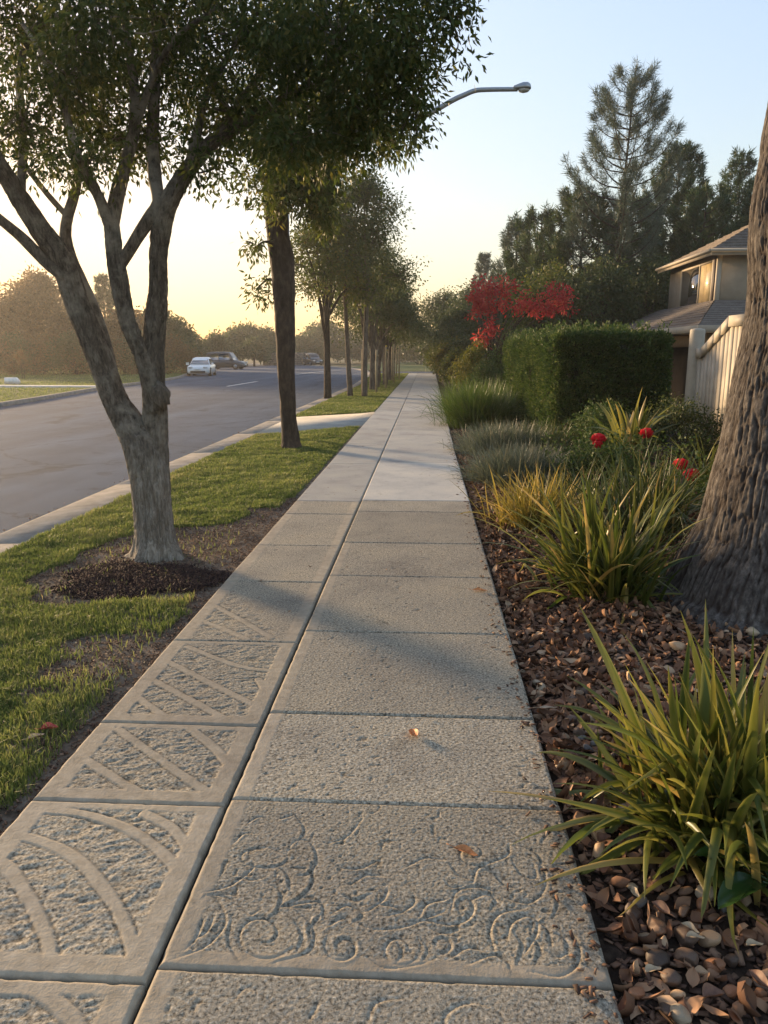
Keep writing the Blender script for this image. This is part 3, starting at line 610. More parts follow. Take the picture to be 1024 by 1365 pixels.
# the old multi-stemmed tree
D1 = 5.65; base1 = np.array([G(208, 738)[0], D1, -0.03])
t1 = thing("street_tree", "old multi-stemmed street tree with pale peeling bark in the dark mulch circle by the sidewalk", "tree", base1)
mb = MB()
LIMBS = [  # (points, modelled bark?)
 ([(209, 752, 84, .0), (209, 738, 70, .0), (207, 715, 60, 0), (203, 680, 57, 0), (199, 640, 58, 0), (190, 600, 56, .0), (176, 572, 48, .02), (152, 530, 38, .04), (134, 480, 37, .05), (103, 405, 35, .05), (83, 348, 34, .02), (50, 300, 31, -.05), (18, 250, 27, -.15), (-15, 195, 22, -.3), (-45, 130, 15, -.4), (-60, 60, 9, -.5)], 1),
 ([(212, 752, 60, .03), (211, 735, 58, .03), (209, 690, 50, .03), (207, 640, 46, .04), (207, 590, 40, .05), (206, 545, 38, .05), (204, 500, 34, .05), (205, 455, 32, .06), (207, 425, 33, .06), (211, 385, 27, .05), (211, 340, 26, .04), (215, 305, 29, .03), (224, 272, 27, 0), (250, 228, 23, .0), (283, 190, 20, .05), (330, 160, 16, .15), (385, 128, 10, .25), (450, 100, 6, .3)], 1),
 ([(207, 548, 28, .0), (195, 490, 26, -.01), (181, 455, 25, -.03), (169, 425, 25, -.05), (159, 375, 27, -.06), (153, 338, 25, -.06), (149, 300, 22, -.05)], 1),
 ([(156, 545, 26, .10), (139, 472, 25, .2), (124, 418, 24, .26), (106, 375, 21, .28), (90, 335, 19, .3), (92, 290, 16, .35), (103, 240, 12, .4), (95, 190, 9, .5), (80, 120, 6, .5)], 0),
 ([(88, 370, 17, .0), (62, 350, 15, -.05), (30, 318, 14, -.1), (0, 292, 12, -.2), (-40, 255, 9, -.3)], 0),
 ([(149, 305, 17, -.05), (132, 265, 14, -.1), (110, 228, 13, -.2), (98, 190, 10, -.3), (85, 140, 8, -.3), (60, 80, 6, -.3), (30, 30, 4, -.2)], 0),
 ([(150, 305, 19, -.05), (157, 262, 18, 0), (168, 220, 16, .05), (180, 170, 14, .1), (178, 110, 12, .1), (168, 50, 9, .15), (160, -20, 7, .2)], 0),
 ([(155, 366, 13, -.05), (167, 343, 15, -.04), (182, 318, 16, -.02), (200, 292, 17, 0), (212, 270, 16, .03), (208, 235, 17, .1), (201, 195, 16, .15), (205, 140, 15, .2), (208, 80, 13, .25), (215, 30, 11, .3), (245, -30, 8, .35)], 0),
 ([(178, 180, 9, .1), (195, 130, 8, .05), (212, 85, 7, 0), (240, 45, 6, -.1), (285, 10, 4, -.2)], 0),
 ([(250, 228, 12, -.1), (262, 180, 11, .05), (275, 130, 9, .2), (300, 80, 7, .3), (330, 30, 5, .4)], 0),
 ([(283, 190, 11, .05), (310, 150, 9, .3), (350, 95, 7, .5), (400, 40, 5, .7)], 0),
 ([(90, 290, 8, .35), (70, 268, 8, .3), (48, 240, 7, .2), (20, 200, 5, .1)], 0),
 ([(103, 240, 8, .4), (130, 190, 6, .6), (140, 130, 5, .7)], 0),
 ([(28, 262, 12, -.12), (30, 180, 10, .1), (28, 90, 9, .2), (45, 40, 8, .2), (90, 15, 6, .3), (125, 0, 5, .4)], 0),
 ([(207, 110, 9, .22), (235, 62, 8, .4), (262, 30, 6, .6)], 0),
 ([(385, 128, 6, .25), (440, 150, 5, .3), (500, 150, 4, .3), (540, 160, 2.5, .3)], 0),
 ([(400, 118, 5, .26), (470, 50, 5, .2), (540, 20, 4, .1), (600, 25, 2, 0)], 0),
]
def fl1(A, LL): return 0.085 * np.exp(-LL / 0.13) * (0.6 + 0.6 * np.cos(A * 4 + 1))
for k, (pts, bk) in enumerate(LIMBS):
    P, Rr = px_limb(pts, D1, 0.9 if k < 4 else 1.0)
    if bk:
        V, q, d = bark_tube(P, Rr, 110, 340 if k < 2 else 140, 0.017, 8.0, 7.0, 100 + k, fl1 if k == 0 else None, 3.0); mb.add(local(V, base1), q)
    else:
        PR = smooth_line(np.hstack([P, np.array(Rr)[:, None]]), 26); PP = PR[:, :3] + 0.012 * np.stack([vnoise(PR[:, :3] * 4, k), vnoise(PR[:, :3] * 4 + 9, k), 0 * PR[:, 0]], 1)
        mb.tube(local(PP, base1), PR[:, 3] * (1 + 0.08 * vnoise(PR[:, :3] * 9, k)), 12)
# knots
for px, py, w in ((222, 528, 20),):
    bm = bmesh.new(); bmesh.ops.create_icosphere(bm, subdivisions=3, radius=1); c = local([AT(px - 8, py, D1 - 0.02)], base1)[0]; s = w / 2 * D1 / F * 1.25
    for v in bm.verts: v.co = Vector(c) + Vector((v.co.x * s, v.co.y * s, v.co.z * s * 1.5)) * (1 + 0.15 * math.sin(v.co.z * 9 + v.co.x * 7))
    mb.bm(bm)
REG1 = [(450, 55, 125, 85, 330, -.3), (335, 55, 105, 85, 270, 0), (500, 135, 70, 62, 170, -.2), (545, 60, 45, 70, 90, -.3), (310, 150, 95, 55, 190, .2), (205, 40, 85, 75, 190, .3), (90, 100, 75, 45, 120, -.2), (35, 40, 65, 50, 110, .4), (30, 165, 50, 50, 60, 0),
        (170, 185, 70, 36, 100, .4), (100, 215, 70, 22, 40, -.3), (400, 185, 70, 40, 120, -.3), (470, 180, 40, 38, 60, -.1), (602, 30, 34, 34, 46, -.4), (330, -90, 190, 90, 330, .2), (120, -90, 170, 90, 280, 0), (510, -50, 80, 50, 100, -.3), (-70, 90, 70, 110, 150, 0),
        (250, -200, 200, 80, 200, 0), (285, 225, 55, 22, 34, 0), (140, 130, 60, 45, 70, .7), (250, 110, 50, 50, 70, .8), (555, 135, 22, 45, 30, -.3), (130, 30, 50, 50, 60, -.6), (330, 262, 30, 16, 9, 0)]
V, q, a, P1, cent = crown_regions([(a_, b_, c_, d_, int(e_ * (.42 if a_ > 240 else .58)), f_) for a_, b_, c_, d_, e_, f_ in REG1], D1, 40, 23, 0.055, 0.020, 21, 0.6, 1.3)
r = R(22)
for c in P1[::5]:                                   # twigs that carry the clumps
    k = cent[np.argmin(((cent - c) ** 2).sum(1))]; m = (c + k) / 2 + r.normal(0, .05, 3)
    mb.tube(local(smooth_line([k, m, c], 6), base1), np.linspace(0.009, 0.002, 6), 4, False)
mb.build("trunk", M_BARK1, t1)
link("crown", mesh("crown", local(V, base1), q, None, {"rnd": a}, False, [M_LEAF1]), t1)

# the straight dark trunk behind it
D2 = 12.73; base2 = np.array([G(388, 594)[0], D2, -0.03])
t2 = thing("street_tree", "straight dark single-trunk tree standing in the lawn just before the crossing walkway", "tree", base2)
mb = MB()
P, Rr = px_limb([(388, 600, 30, 0), (388, 592, 26, 0), (385, 560, 23, 0), (382, 500, 24, 0), (380, 440, 27, 0), (378, 390, 30, 0), (376, 345, 33, 0), (372, 320, 30, 0), (369, 290, 30, .05), (364, 255, 24, .1), (366, 215, 22, .1), (375, 160, 19, .1), (385, 90, 14, .1), (395, 20, 9, .1)], D2)
V, q, d = bark_tube(P, Rr, 40, 150, 0.018, 3.0, 2.6, 131, lambda A, L: 0.05 * np.exp(-L / 0.12)); mb.add(local(V, base2), q)
for pts in ([(366, 230, 12, .1), (340, 190, 9, -.5), (330, 120, 6, -.8)], [(370, 200, 13, .1), (420, 150, 10, .5), (480, 100, 7, .8)], [(375, 270, 9, 0), (400, 240, 7, -.3), (430, 215, 5, -.5)], [(375, 160, 10, .1), (400, 90, 8, -.6), (440, 20, 6, -1)], [(378, 330, 5, -.1), (355, 322, 3, -.2), (340, 330, 2, -.3)], [(377, 390, 5, .1), (360, 372, 3, .2), (342, 385, 2, .2)]):
    P, Rr = px_limb(pts, D2); PR = smooth_line(np.hstack([P, np.array(Rr)[:, None]]), 16); mb.tube(local(PR[:, :3], base2), PR[:, 3], 10)
REG2 = [(395, 215, 62, 42, 150, -.2), (425, 245, 28, 40, 60, -.3), (385, 262, 40, 30, 44, -.4), (430, 285, 16, 22, 22, -.1), (400, 150, 110, 60, 100, .2), (480, 110, 90, 60, 70, .4), (370, 60, 130, 80, 80, 0), (470, 20, 100, 80, 60, .2), (338, 325, 11, 14, 6, -.2), (348, 382, 16, 20, 8, .2), (350, 238, 26, 18, 14, -.4), (520, 190, 30, 26, 20, .3)]
V, q, a, P2, cent = crown_regions(REG2, D2, 30, 13, 0.11, 0.034, 23, 0.7, 1.0)
r = R(24)
for c in P2[::6]:
    k = cent[np.argmin(((cent - c) ** 2).sum(1))]; mb.tube(local(smooth_line([k, (c + k) / 2 + r.normal(0, .05, 3), c], 5), base2), np.linspace(0.014, 0.004, 5), 4, False)
mb.build("trunk", M_BARK2, t2)
link("crown", mesh("crown", local(V, base2), q, None, {"rnd": a}, False, [M_LEAF2]), t2)

def broad_tree(name, label, cat, X, Y, h, cr, trunk_h, tr, n, mat, seed, group=None, leaf=None, squash=0.8, nb=11, z0=0.0, stems=1, bark=None, droop=0.4, core=0.55, lean=(0, 0), clump=None, z_low=0.0, per=26):
    """A tree or bush: trunk and limbs, crown of leaf clumps in several lobes."""
    r = R(seed); t = thing(name, label, cat, (X, Y, z0), 0, group); mb = MB()
    leaf = leaf or 0.05 + 0.0022 * Y; clump = clump or cr * 0.16
    cz0 = trunk_h; ch = h - cz0; lobes = []
    for k in range(nb):
        a = k * 2.399 + r.uniform(-.4, .4); u = (k + 0.5) / nb; zz = cz0 + ch * (0.2 + 0.62 * u); rad = cr * (1 - 0.75 * u ** 1.6) * r.uniform(0.45, 0.78)
        lr = cr * r.uniform(0.36, 0.5) * (1 - 0.3 * u)
        lobes.append((np.array([lean[0] * u + rad * math.cos(a), lean[1] * u + rad * math.sin(a), min(zz, h - lr * squash * 0.8)]), lr))
    C = []
    for c, lr in lobes:
        m = max(4, int(n / per / nb)); o = unit(r.normal(size=(m, 3))) * (r.random((m, 1)) ** core) * r.uniform(0.8, 1.2, (m, 1)); o[:, 2] *= squash
        C.append(c + o * lr)
    C = np.vstack(C); C[:, 2] = np.maximum(C[:, 2], z_low + 0.05)
    V, q, a = clump_leaves(C, clump, per, leaf, leaf * 0.5, r, droop)
    V[:, 2] = np.maximum(V[:, 2], 0.01)
    for sidx in range(stems):
        o = np.array([r.normal(0, tr * 1.3), r.normal(0, tr * 1.3), 0]) if stems > 1 else np.zeros(3)
        top = o * 2.0 + np.array([r.normal(0, .12) * trunk_h * 0.3, r.normal(0, .1) * trunk_h * 0.3, trunk_h + ch * 0.25])
        L = smooth_line([o + (0, 0, -0.1), o * 1.2 + (0, 0, trunk_h * 0.5), top], 10); rr = tr / math.sqrt(stems)
        mb.tube(L, np.linspace(rr * 1.15, rr * 0.65, 10), 10)
        for c, lr in lobes[sidx::stems]:
            st = L[r.integers(5, 9)]; LL = smooth_line([st, (st + c) / 2 + (0, 0, 0.12 * ch), c, c + unit(r.normal(size=(1, 3)))[0] * lr * 0.6], 9); mb.tube(LL, np.linspace(rr * 0.45, rr * 0.08, 9), 6, False)
    for c in C[::9]:
        k = min(lobes, key=lambda l: ((l[0] - c) ** 2).sum())[0]; mb.tube(smooth_line([k, (k + c) / 2 + r.normal(0, .04 * cr, 3), c], 4), np.linspace(tr * 0.12, tr * 0.04, 4), 4, False)
    mb.build("trunk", bark or M_BARK2, t)
    link("crown", mesh("crown", V, q, None, {"rnd": a}, False, [mat]), t)
    return t

# row of street trees along the second lawn
GROW = "street trees in a row along the far lawn strip"
row = [(437, 530, 7.0, 2.0, 2.9, .13, 1, 'slim dark tree nearest the kerb, first of the row of street trees', M_LEAF2, 9000, .85),
       (481, 528, 8.6, 2.3, 3.2, .17, 3, 'grey multi-stemmed tree at the near end of the row on the lawn strip', M_LEAF3, 14000, .9)]
for k, (x, y, h, cr, th, tr, st, lab, mat, n, sq) in enumerate(row):
    gx, gy = G(x, y); broad_tree("street_tree", lab, "tree", gx, gy, h, cr, th, tr, int(n * 1.25), mat, 200 + k, GROW, 0.12, sq, 12, -0.02, st, M_WOODG if k else M_BARK2, 0.5)
ORD = ["third", "fourth", "fifth", "sixth", "seventh", "eighth", "ninth", "tenth"]
for k, (Xr, Yr, h) in enumerate([(-2.35, 33.5, 6.8), (-2.6, 36.4, 6.2), (-2.1, 39.5, 6.6), (-2.5, 43, 6.4), (-2.2, 46.5, 6.6), (-2.6, 50, 6.8), (-2.3, 54, 7.0), (-2.8, 58.5, 7.2)]):
    broad_tree("street_tree", "dark leafy street tree, %s along the row counted from the near end" % ORD[k], "tree", Xr, Yr, h, 2.1 + .5 * math.sin(k * 2.3), 1.9, .13, 11500, M_FAR if k % 2 else M_LEAF3, 210 + k, GROW, 0.13, .85, 10, -0.02, 1 + k % 2, M_WOODG, 0.5)
# pale planting stakes among the row
M_STAKE = plain("stake_wood", (0.30, 0.24, 0.15), 0.85, 0.2, 0, 0.3, 5)
M_STAKEY = plain("yellow_stake", (0.50, 0.36, 0.05), 0.7, 0.3)
for k, (Xs, Ys, hh) in enumerate([(-2.05, 31.6, 1.75), (-2.9, 34.6, 1.8), (-1.85, 35.2, 1.9), (-2.0, 38.2, 2.0), (-2.85, 40.5, 2.0), (-1.75, 41.6, 2.1), (-2.0, 45.0, 2.0), (-1.7, 48.5, 2.1), (-2.0, 52, 2.1)]):
    mb = MB(); mb.tube([(0, 0, -.1), (0.0, 0, hh * .5), (0.02, 0, hh - .03), (0.02, 0, hh)], [.045, .045, .045, .03], 8)
    mb.tube([(0.05, -.02, hh - .28), (0.05, -.02, hh - .2)], [.055, .055], 8)
    yl_ = k == 3
    tag(mb.build("tree_stake", M_STAKEY if yl_ else M_STAKE, None, (Xs, Ys, -0.02)), "yellow painted planting stake among the row of street trees" if yl_ else "pale wooden planting stake standing among the row of street trees", "stake", None if yl_ else "wooden stakes in the tree row")

# ------------------------------------------------------------------ the street lamp
M_STEEL = plain("galvanised_steel", (0.34, 0.36, 0.38), 0.45, 0.5, 0.6, 0.1)
DL = 14.0; xb = AT(381, 300, DL)[0]
lamp = thing("street_lamp", "tall grey street lamp whose bent arm reaches out over the sidewalk", "street lamp", (xb, DL, -0.03))
zt = AT(400, 232, DL)[2]
mb = MB(); mb.tube([(0, 0, 0), (0, 0, 0.02), (0, 0, 0.25), (0, 0, 0.27), (0, 0, zt * .5), (0, 0, zt - .1)], [.085, .085, .082, .078, .07, .06], 16); mb.build("pole", M_STEEL, lamp)
mb = MB(); A = [np.array(AT(x, y, DL)) - (xb, DL, -0.03) for x, y in ((381, 246), (400, 234), (470, 200), (565, 155), (603, 134), (618, 127), (633, 121), (650, 119.5), (690, 119))]
mb.tube(smooth_line(A, 40), np.linspace(.05, .036, 40), 12); mb.build("arm", M_STEEL, lamp)
h0 = np.array(AT(684, 118, DL)) - (xb, DL, -0.03); h1 = np.array(AT(708, 115, DL)) - (xb, DL, -0.03); Lh = h1[0] - h0[0]
mb = MB(); P = [h0 + (Lh * u, 0, 0.0) for u in (0, .05, .3, .55, .8, .95, 1.0)]
V, q, t = tube(P, [.03, .05, .075, .10, .10, .07, .03], 16); V[:, 2] = h0[2] + (V[:, 2] - h0[2]) * np.where(V[:, 2] > h0[2], 0.95, 0.28); mb.add(V, q, t); mb.build("lamp_head", M_STEEL, lamp)
mb = MB(); V, q, t = tube([h0 + (Lh * u, 0, -0.035) for u in (.3, .38, .6, .82, .92)], [.02, .06, .08, .06, .02], 14); V[:, 2] = h0[2] - .03 + (V[:, 2] - h0[2] + .035) * .5; mb.add(V, q, t); mb.build("lens", plain("lamp_lens", (.5, .5, .48), .25, .5), lamp)

# ------------------------------------------------------------------ big pine at the right
basep = np.array([2.33, 4.75, -0.05])
tp = thing("pine_tree", "massive pine trunk with deeply furrowed dark bark at the edge of the planting bed", "tree", basep)
def edge(x, y, D=4.75): return AT(x, y, D)
P = []; Rr = []
for y, xl, rad in ((830, 866, .76), (800, 891, .67), (770, 910, .60), (720, 934, .535), (650, 954, .475), (600, 967, .445), (500, 983, .40), (400, 1000, .36), (300, 1006, .34), (200, 1019, .32), (100, 1030, .30)):
    e = AT(xl, y, basep[1]); P.append((e[0] + rad, basep[1], e[2])); Rr.append(rad)
P.append((P[-1][0] + .12, basep[1], 6.0)); Rr.append(.25); P.append((P[-1][0] + .25, basep[1] + .1, 11.0)); Rr.append(.12); P.append((P[-1][0] + .1, basep[1] + .1, 14.0)); Rr.append(.03)
P.insert(0, (P[0][0], basep[1], -0.25)); Rr.insert(0, 0.84)
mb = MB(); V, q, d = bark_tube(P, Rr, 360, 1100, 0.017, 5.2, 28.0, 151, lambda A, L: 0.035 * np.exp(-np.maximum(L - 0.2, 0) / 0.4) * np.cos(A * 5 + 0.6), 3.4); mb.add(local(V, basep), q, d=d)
r = R(61); NV = []; NQ = []; NA = []; n0 = 0
for k in range(26):
    z = 7.0 + k * 0.27; a = k * 2.4; Lb = 2.6 * (1 - (z - 7) / 8.5) + .3; st = np.array([P[-3][0] + (z - 6) * .05, basep[1], z]) - basep; en = st + np.array([math.cos(a) * Lb, math.sin(a) * Lb, 0.5])
    BL = smooth_line([st, (st + en) / 2 + (0, 0, -.1), en], 8); mb.tube(BL, np.linspace(.05, .01, 8), 6, False, d=0)
    C = np.repeat(BL[2:], 3, 0) + r.normal(0, .22, (18, 3)); V, q, a_ = clump_leaves(C, .3, 26, .2, .014, r, -0.3, 1.2); NV.append(V); NQ.append(q + n0); NA.append(a_); n0 += len(V)
def pine_bark():
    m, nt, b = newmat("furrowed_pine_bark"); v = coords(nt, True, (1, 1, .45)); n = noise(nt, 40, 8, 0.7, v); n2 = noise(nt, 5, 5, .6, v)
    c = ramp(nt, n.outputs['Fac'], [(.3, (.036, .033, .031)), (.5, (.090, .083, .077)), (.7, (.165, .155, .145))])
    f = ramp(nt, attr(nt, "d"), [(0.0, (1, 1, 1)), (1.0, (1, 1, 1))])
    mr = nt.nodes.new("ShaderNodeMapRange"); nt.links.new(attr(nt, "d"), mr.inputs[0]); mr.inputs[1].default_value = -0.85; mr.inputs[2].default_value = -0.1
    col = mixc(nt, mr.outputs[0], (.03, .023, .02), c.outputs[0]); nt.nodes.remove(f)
    col = mixc(nt, 1.0, col, ramp(nt, n2.outputs['Fac'], [(.35, (.8, .76, .74)), (.65, (1.15, 1.1, 1.05))]).outputs[0], 'MULTIPLY')
    nt.links.new(col, b.inputs['Base Color']); b.inputs['Roughness'].default_value = .92; b.inputs['Specular IOR Level'].default_value = .15; bump(nt, b, n.outputs['Fac'], .8, .012); return m
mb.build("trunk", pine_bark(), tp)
link("crown", mesh("crown", np.vstack(NV), np.vstack(NQ), None, {"rnd": np.concatenate(NA)}, False, [M_PINE]), tp)

# ------------------------------------------------------------------ conifers beyond the house
def conifer(label, X, Y, h, rmax, zc, seed, mat, dens=1.0, rise=0.35, group=None, needle=0.3, nw=0.03, gap=0.55, power=0.9, tr=0.2, open_=1.0, z0=-0.05):
    r = R(seed); t = thing("pine_tree", label, "tree", (X, Y, z0), r.uniform(0, 6), group); mb = MB(); NV = []; NQ = []; NA = []; n0 = 0
    bend = r.normal(0, .02, 2); ax = lambda z: np.array([bend[0] * z, bend[1] * z, z])
    mb.tube([ax(z) for z in np.linspace(0, h * .99, 14)], np.linspace(tr, .02, 14), 9)
    z = zc
    while z < h - 0.25:
        u = (z - zc) / (h - zc); Lb = rmax * (1 - u) ** power * (0.75 + 0.25 * min(1, u * 6)); nb = int(r.integers(4, 7)); a0 = r.uniform(0, 6.28)
        for k in range(nb):
            a = a0 + k * 6.283 / nb + r.normal(0, .15); L = max(.35, Lb * r.uniform(.75, 1.15)); d = np.array([math.cos(a), math.sin(a), 0]); s = ax(z + r.normal(0, .08))
            B = smooth_line([s, s + d * L * .5 + (0, 0, L * rise * .25), s + d * L * .85 + (0, 0, L * rise * .75), s + d * L + (0, 0, L * rise * 1.25)], 9)
            mb.tube(B, np.linspace(.045 * (1 - u) + .018, .008, 9), 5, False)
            m = max(6, int(L / .115 * dens)); uu = r.random(m) ** .7 * .78 + .22; idx = uu * 8; i0 = np.minimum(idx.astype(int), 7); C = B[i0] * (1 - (idx - i0)[:, None]) + B[i0 + 1] * (idx - i0)[:, None]
            side = np.array([-d[1], d[0], 0]); w = (1.05 - uu) * L * .42 * open_; C = C + side[None] * (r.uniform(-1, 1, m) * w)[:, None] + np.array([0, 0, 1]) * (r.normal(0, .06, m) + np.abs(r.normal(0, .1, m)))[:, None]
            per = 16; CC = np.repeat(C, per, 0) + r.normal(0, .07, (m * per, 3)); D = unit(d * .55 + np.array([0, 0, .5]) + r.normal(0, .62, (m * per, 3)))
            V, q = leaf_faces(CC, D, needle * r.uniform(.6, 1.2, m * per), nw, r, 0.1); NV.append(V); NQ.append(q + n0); n0 += len(V)
            NA.append(np.repeat(np.clip(np.repeat(r.random(m), per) * .6 + r.random(m * per) * .4, 0, 1), 4))
        z += gap * r.uniform(.8, 1.2) * (1 - .45 * u)
    mb.build("trunk", M_BARK2, t); link("crown", mesh("crown", np.vstack(NV), np.vstack(NQ), None, {"rnd": np.concatenate(NA)}, False, [mat]), t); return t
def at_h(x, y, D): p = AT(x, y, D); return p[0], D, p[2]
X, Y, h = at_h(828, 92, 38); conifer("tallest grey-green pine with open whorled branches rising above all the others", X, Y, h, 3.0, 5.0, 301, M_PINEG, 1.55, 0.6, None, .37, .022, .85, .5, .17, 0.5)
GP = "pines and cypresses behind the house"
for k, (x, y, D, rm, zc, lab, mat, rise, pw) in enumerate([
    (905, 196, 46, 3.3, 1.0, "bright green pine with rounded top just behind the upper roof", M_PINE, .75, .6),
    (990, 200, 48, 3.0, 1.0, "green pine partly hidden by the big furrowed trunk", M_PINE, .7, .75),
    (775, 262, 40, 3.4, .5, "broad olive pine with lit top left of the tallest pine", M_PINE, .6, .55),
    (728, 278, 42, 2.6, .5, "olive green pine with soft rounded top beside the broad olive pine", M_PINE, .7, .6),
    (692, 292, 47, 2.2, .5, "narrow grey-green conifer at the edge of the pine group nearest the sky gap", M_PINEG, .8, .6),
    (850, 265, 43, 3.4, .3, "dark dense pine standing under the tallest pine", M_PINE, .6, .6),
    (940, 250, 42, 3.2, .3, "dark pine mass right behind the house roof ridge", M_PINE, .6, .6),
    (645, 338, 70, 2.6, .5, "small hazy conifer far down the sidewalk left of the pine group", M_PINEG, .6, .8),
    (1030, 235, 44, 3.2, .5, "pine cut by the picture edge past the furrowed trunk", M_PINE, .6, .6)]):
    X, Y, h = at_h(x, y, D); conifer(lab, X, Y, h, rm, zc, 310 + k, mat, 1.15, rise, GP, .34, .045, .62, pw, .18, 1.0)
GB = "broadleaf bushes and trees behind the hedge"
for k, (x, y, D, cr, lab, mat, n, leaf) in enumerate([
    (800, 330, 34, 2.6, "dark rounded bush mass behind the clipped hedge", M_FAR, 12000, .15),
    (735, 340, 36, 2.4, "olive bush with golden lit flank behind the red tree", M_LEAF2, 11000, .15),
    (870, 320, 36, 2.6, "dark bush against the house wall behind the clipped hedge", M_FAR, 12000, .15),
    (670, 372, 50, 2.4, "dull green tree far behind the red tree", M_FAR, 9000, .17),
    (625, 368, 62, 3.0, "tall dull green tree far down the right of the sidewalk", M_FAR, 9000, .2),
    (590, 378, 70, 3.2, "dark tree overhanging the far end of the sidewalk", M_FAR, 9000, .22),
    (612, 398, 48, 1.9, "olive tree leaning toward the sidewalk before its far end", M_LEAF3, 8000, .17)]):
    X, Y, h = at_h(x, y, D); broad_tree("broadleaf_tree", lab, "tree", X, Y, h, cr, h * .18, .16, n, mat, 330 + k, GB, leaf, .9, 12, -0.05)

# ------------------------------------------------------------------ shrubs along the right of the sidewalk
X, Y, h = at_h(688, 372, 24); 
X, Y, h = at_h(700, 432, 24); broad_tree("dark_shrub", "dark green rounded shrub under the red-leaved tree", "shrub", X, Y - .3, h, 1.35, .35, .07, 9000, M_HEDGE, 341, None, .075, .95, 10, -.05, 3)
def red_tree():
    D = 24.6; b = np.array([AT(655, 470, D)[0], D, -0.05]); t = thing("red_tree", "small tree with crimson autumn leaves above the dark shrub left of the hedge", "tree", b)
    regs = [(650, 392, 24, 22, 46, 0), (640, 412, 20, 16, 34, -.2), (668, 385, 24, 14, 30, .2), (690, 405, 24, 9, 14, 0), (715, 406, 24, 12, 24, -.1), (740, 392, 22, 16, 34, 0), (752, 406, 14, 12, 14, .2), (655, 440, 10, 20, 20, -.3), (642, 455, 9, 10, 9, -.3), (700, 412, 40, 8, 24, .2)]
    V, q, a, C, cent = crown_regions([(a_, b_, c_ * 1.08, d_ * 1.1, int(e_ * .62), f_) for a_, b_, c_, d_, e_, f_ in regs], D, 22, 6.0, .12, .055, 351, .3); mb = MB()
    base_l = np.zeros(3)
    for k, c in enumerate(cent):
        e = c - b; mb.tube(smooth_line([base_l + (0, 0, -.1), (e[0] * .15, e[1] * .15, e[2] * .5), e * (.6, .6, .85), e], 12), np.linspace(.05, .01, 12), 6, False)
    mb.build("trunk", M_BARK2, t); link("crown", mesh("crown", local(V, b), q, None, {"rnd": a}, False, [M_RED]), t)
red_tree()
def bush_px(lab, x, ytop, D, cr, n, mat, seed, leaf, name="shrub", group=None, sq=.9, nb=9, dy=0):
    X, Y, h = at_h(x, ytop, D); h = max(h, .3); return broad_tree(name, lab, "shrub", X, Y, h, cr, min(.25, h * .2), .05, n, mat, seed, group, leaf, sq, nb, -.05, 3, None, .3)
bush_px("yellow-green leafy shrub below the red tree's left side", 632, 447, 24.0, .8, 6000, M_YEL, 361, .075)
bush_px("low dark shrub in shade below the yellow-green shrub", 650, 476, 23.2, .9, 5000, M_HEDGE, 362, .07)
for k, (x, y, D, cr, m, lab) in enumerate([(606, 462, 33, .8, M_LEAF2, "olive shrub at the sidewalk edge past the bright grass clump"), (600, 446, 39, 1.1, M_YEL, "golden lit shrub overhanging the far sidewalk"), (594, 452, 46, 1.2, M_LEAF2, "tan and olive shrub near the far sidewalk end"), (588, 448, 53, 1.4, M_LEAF2, "olive bush just before the far sidewalk end"), (622, 440, 37, 1.3, M_LEAF3, "dull green shrub behind the golden lit shrub"), (612, 420, 43, 1.7, M_LEAF3, "tall dull green shrub leaning over the far shrubs"), (585, 440, 62, 1.8, M_FAR, "dark bush beside the end of the sidewalk")]):
    bush_px(lab, x, y, D, cr, 6000, m, 370 + k, .05 + .0022 * D, "shrub", "shrubs edging the far sidewalk")

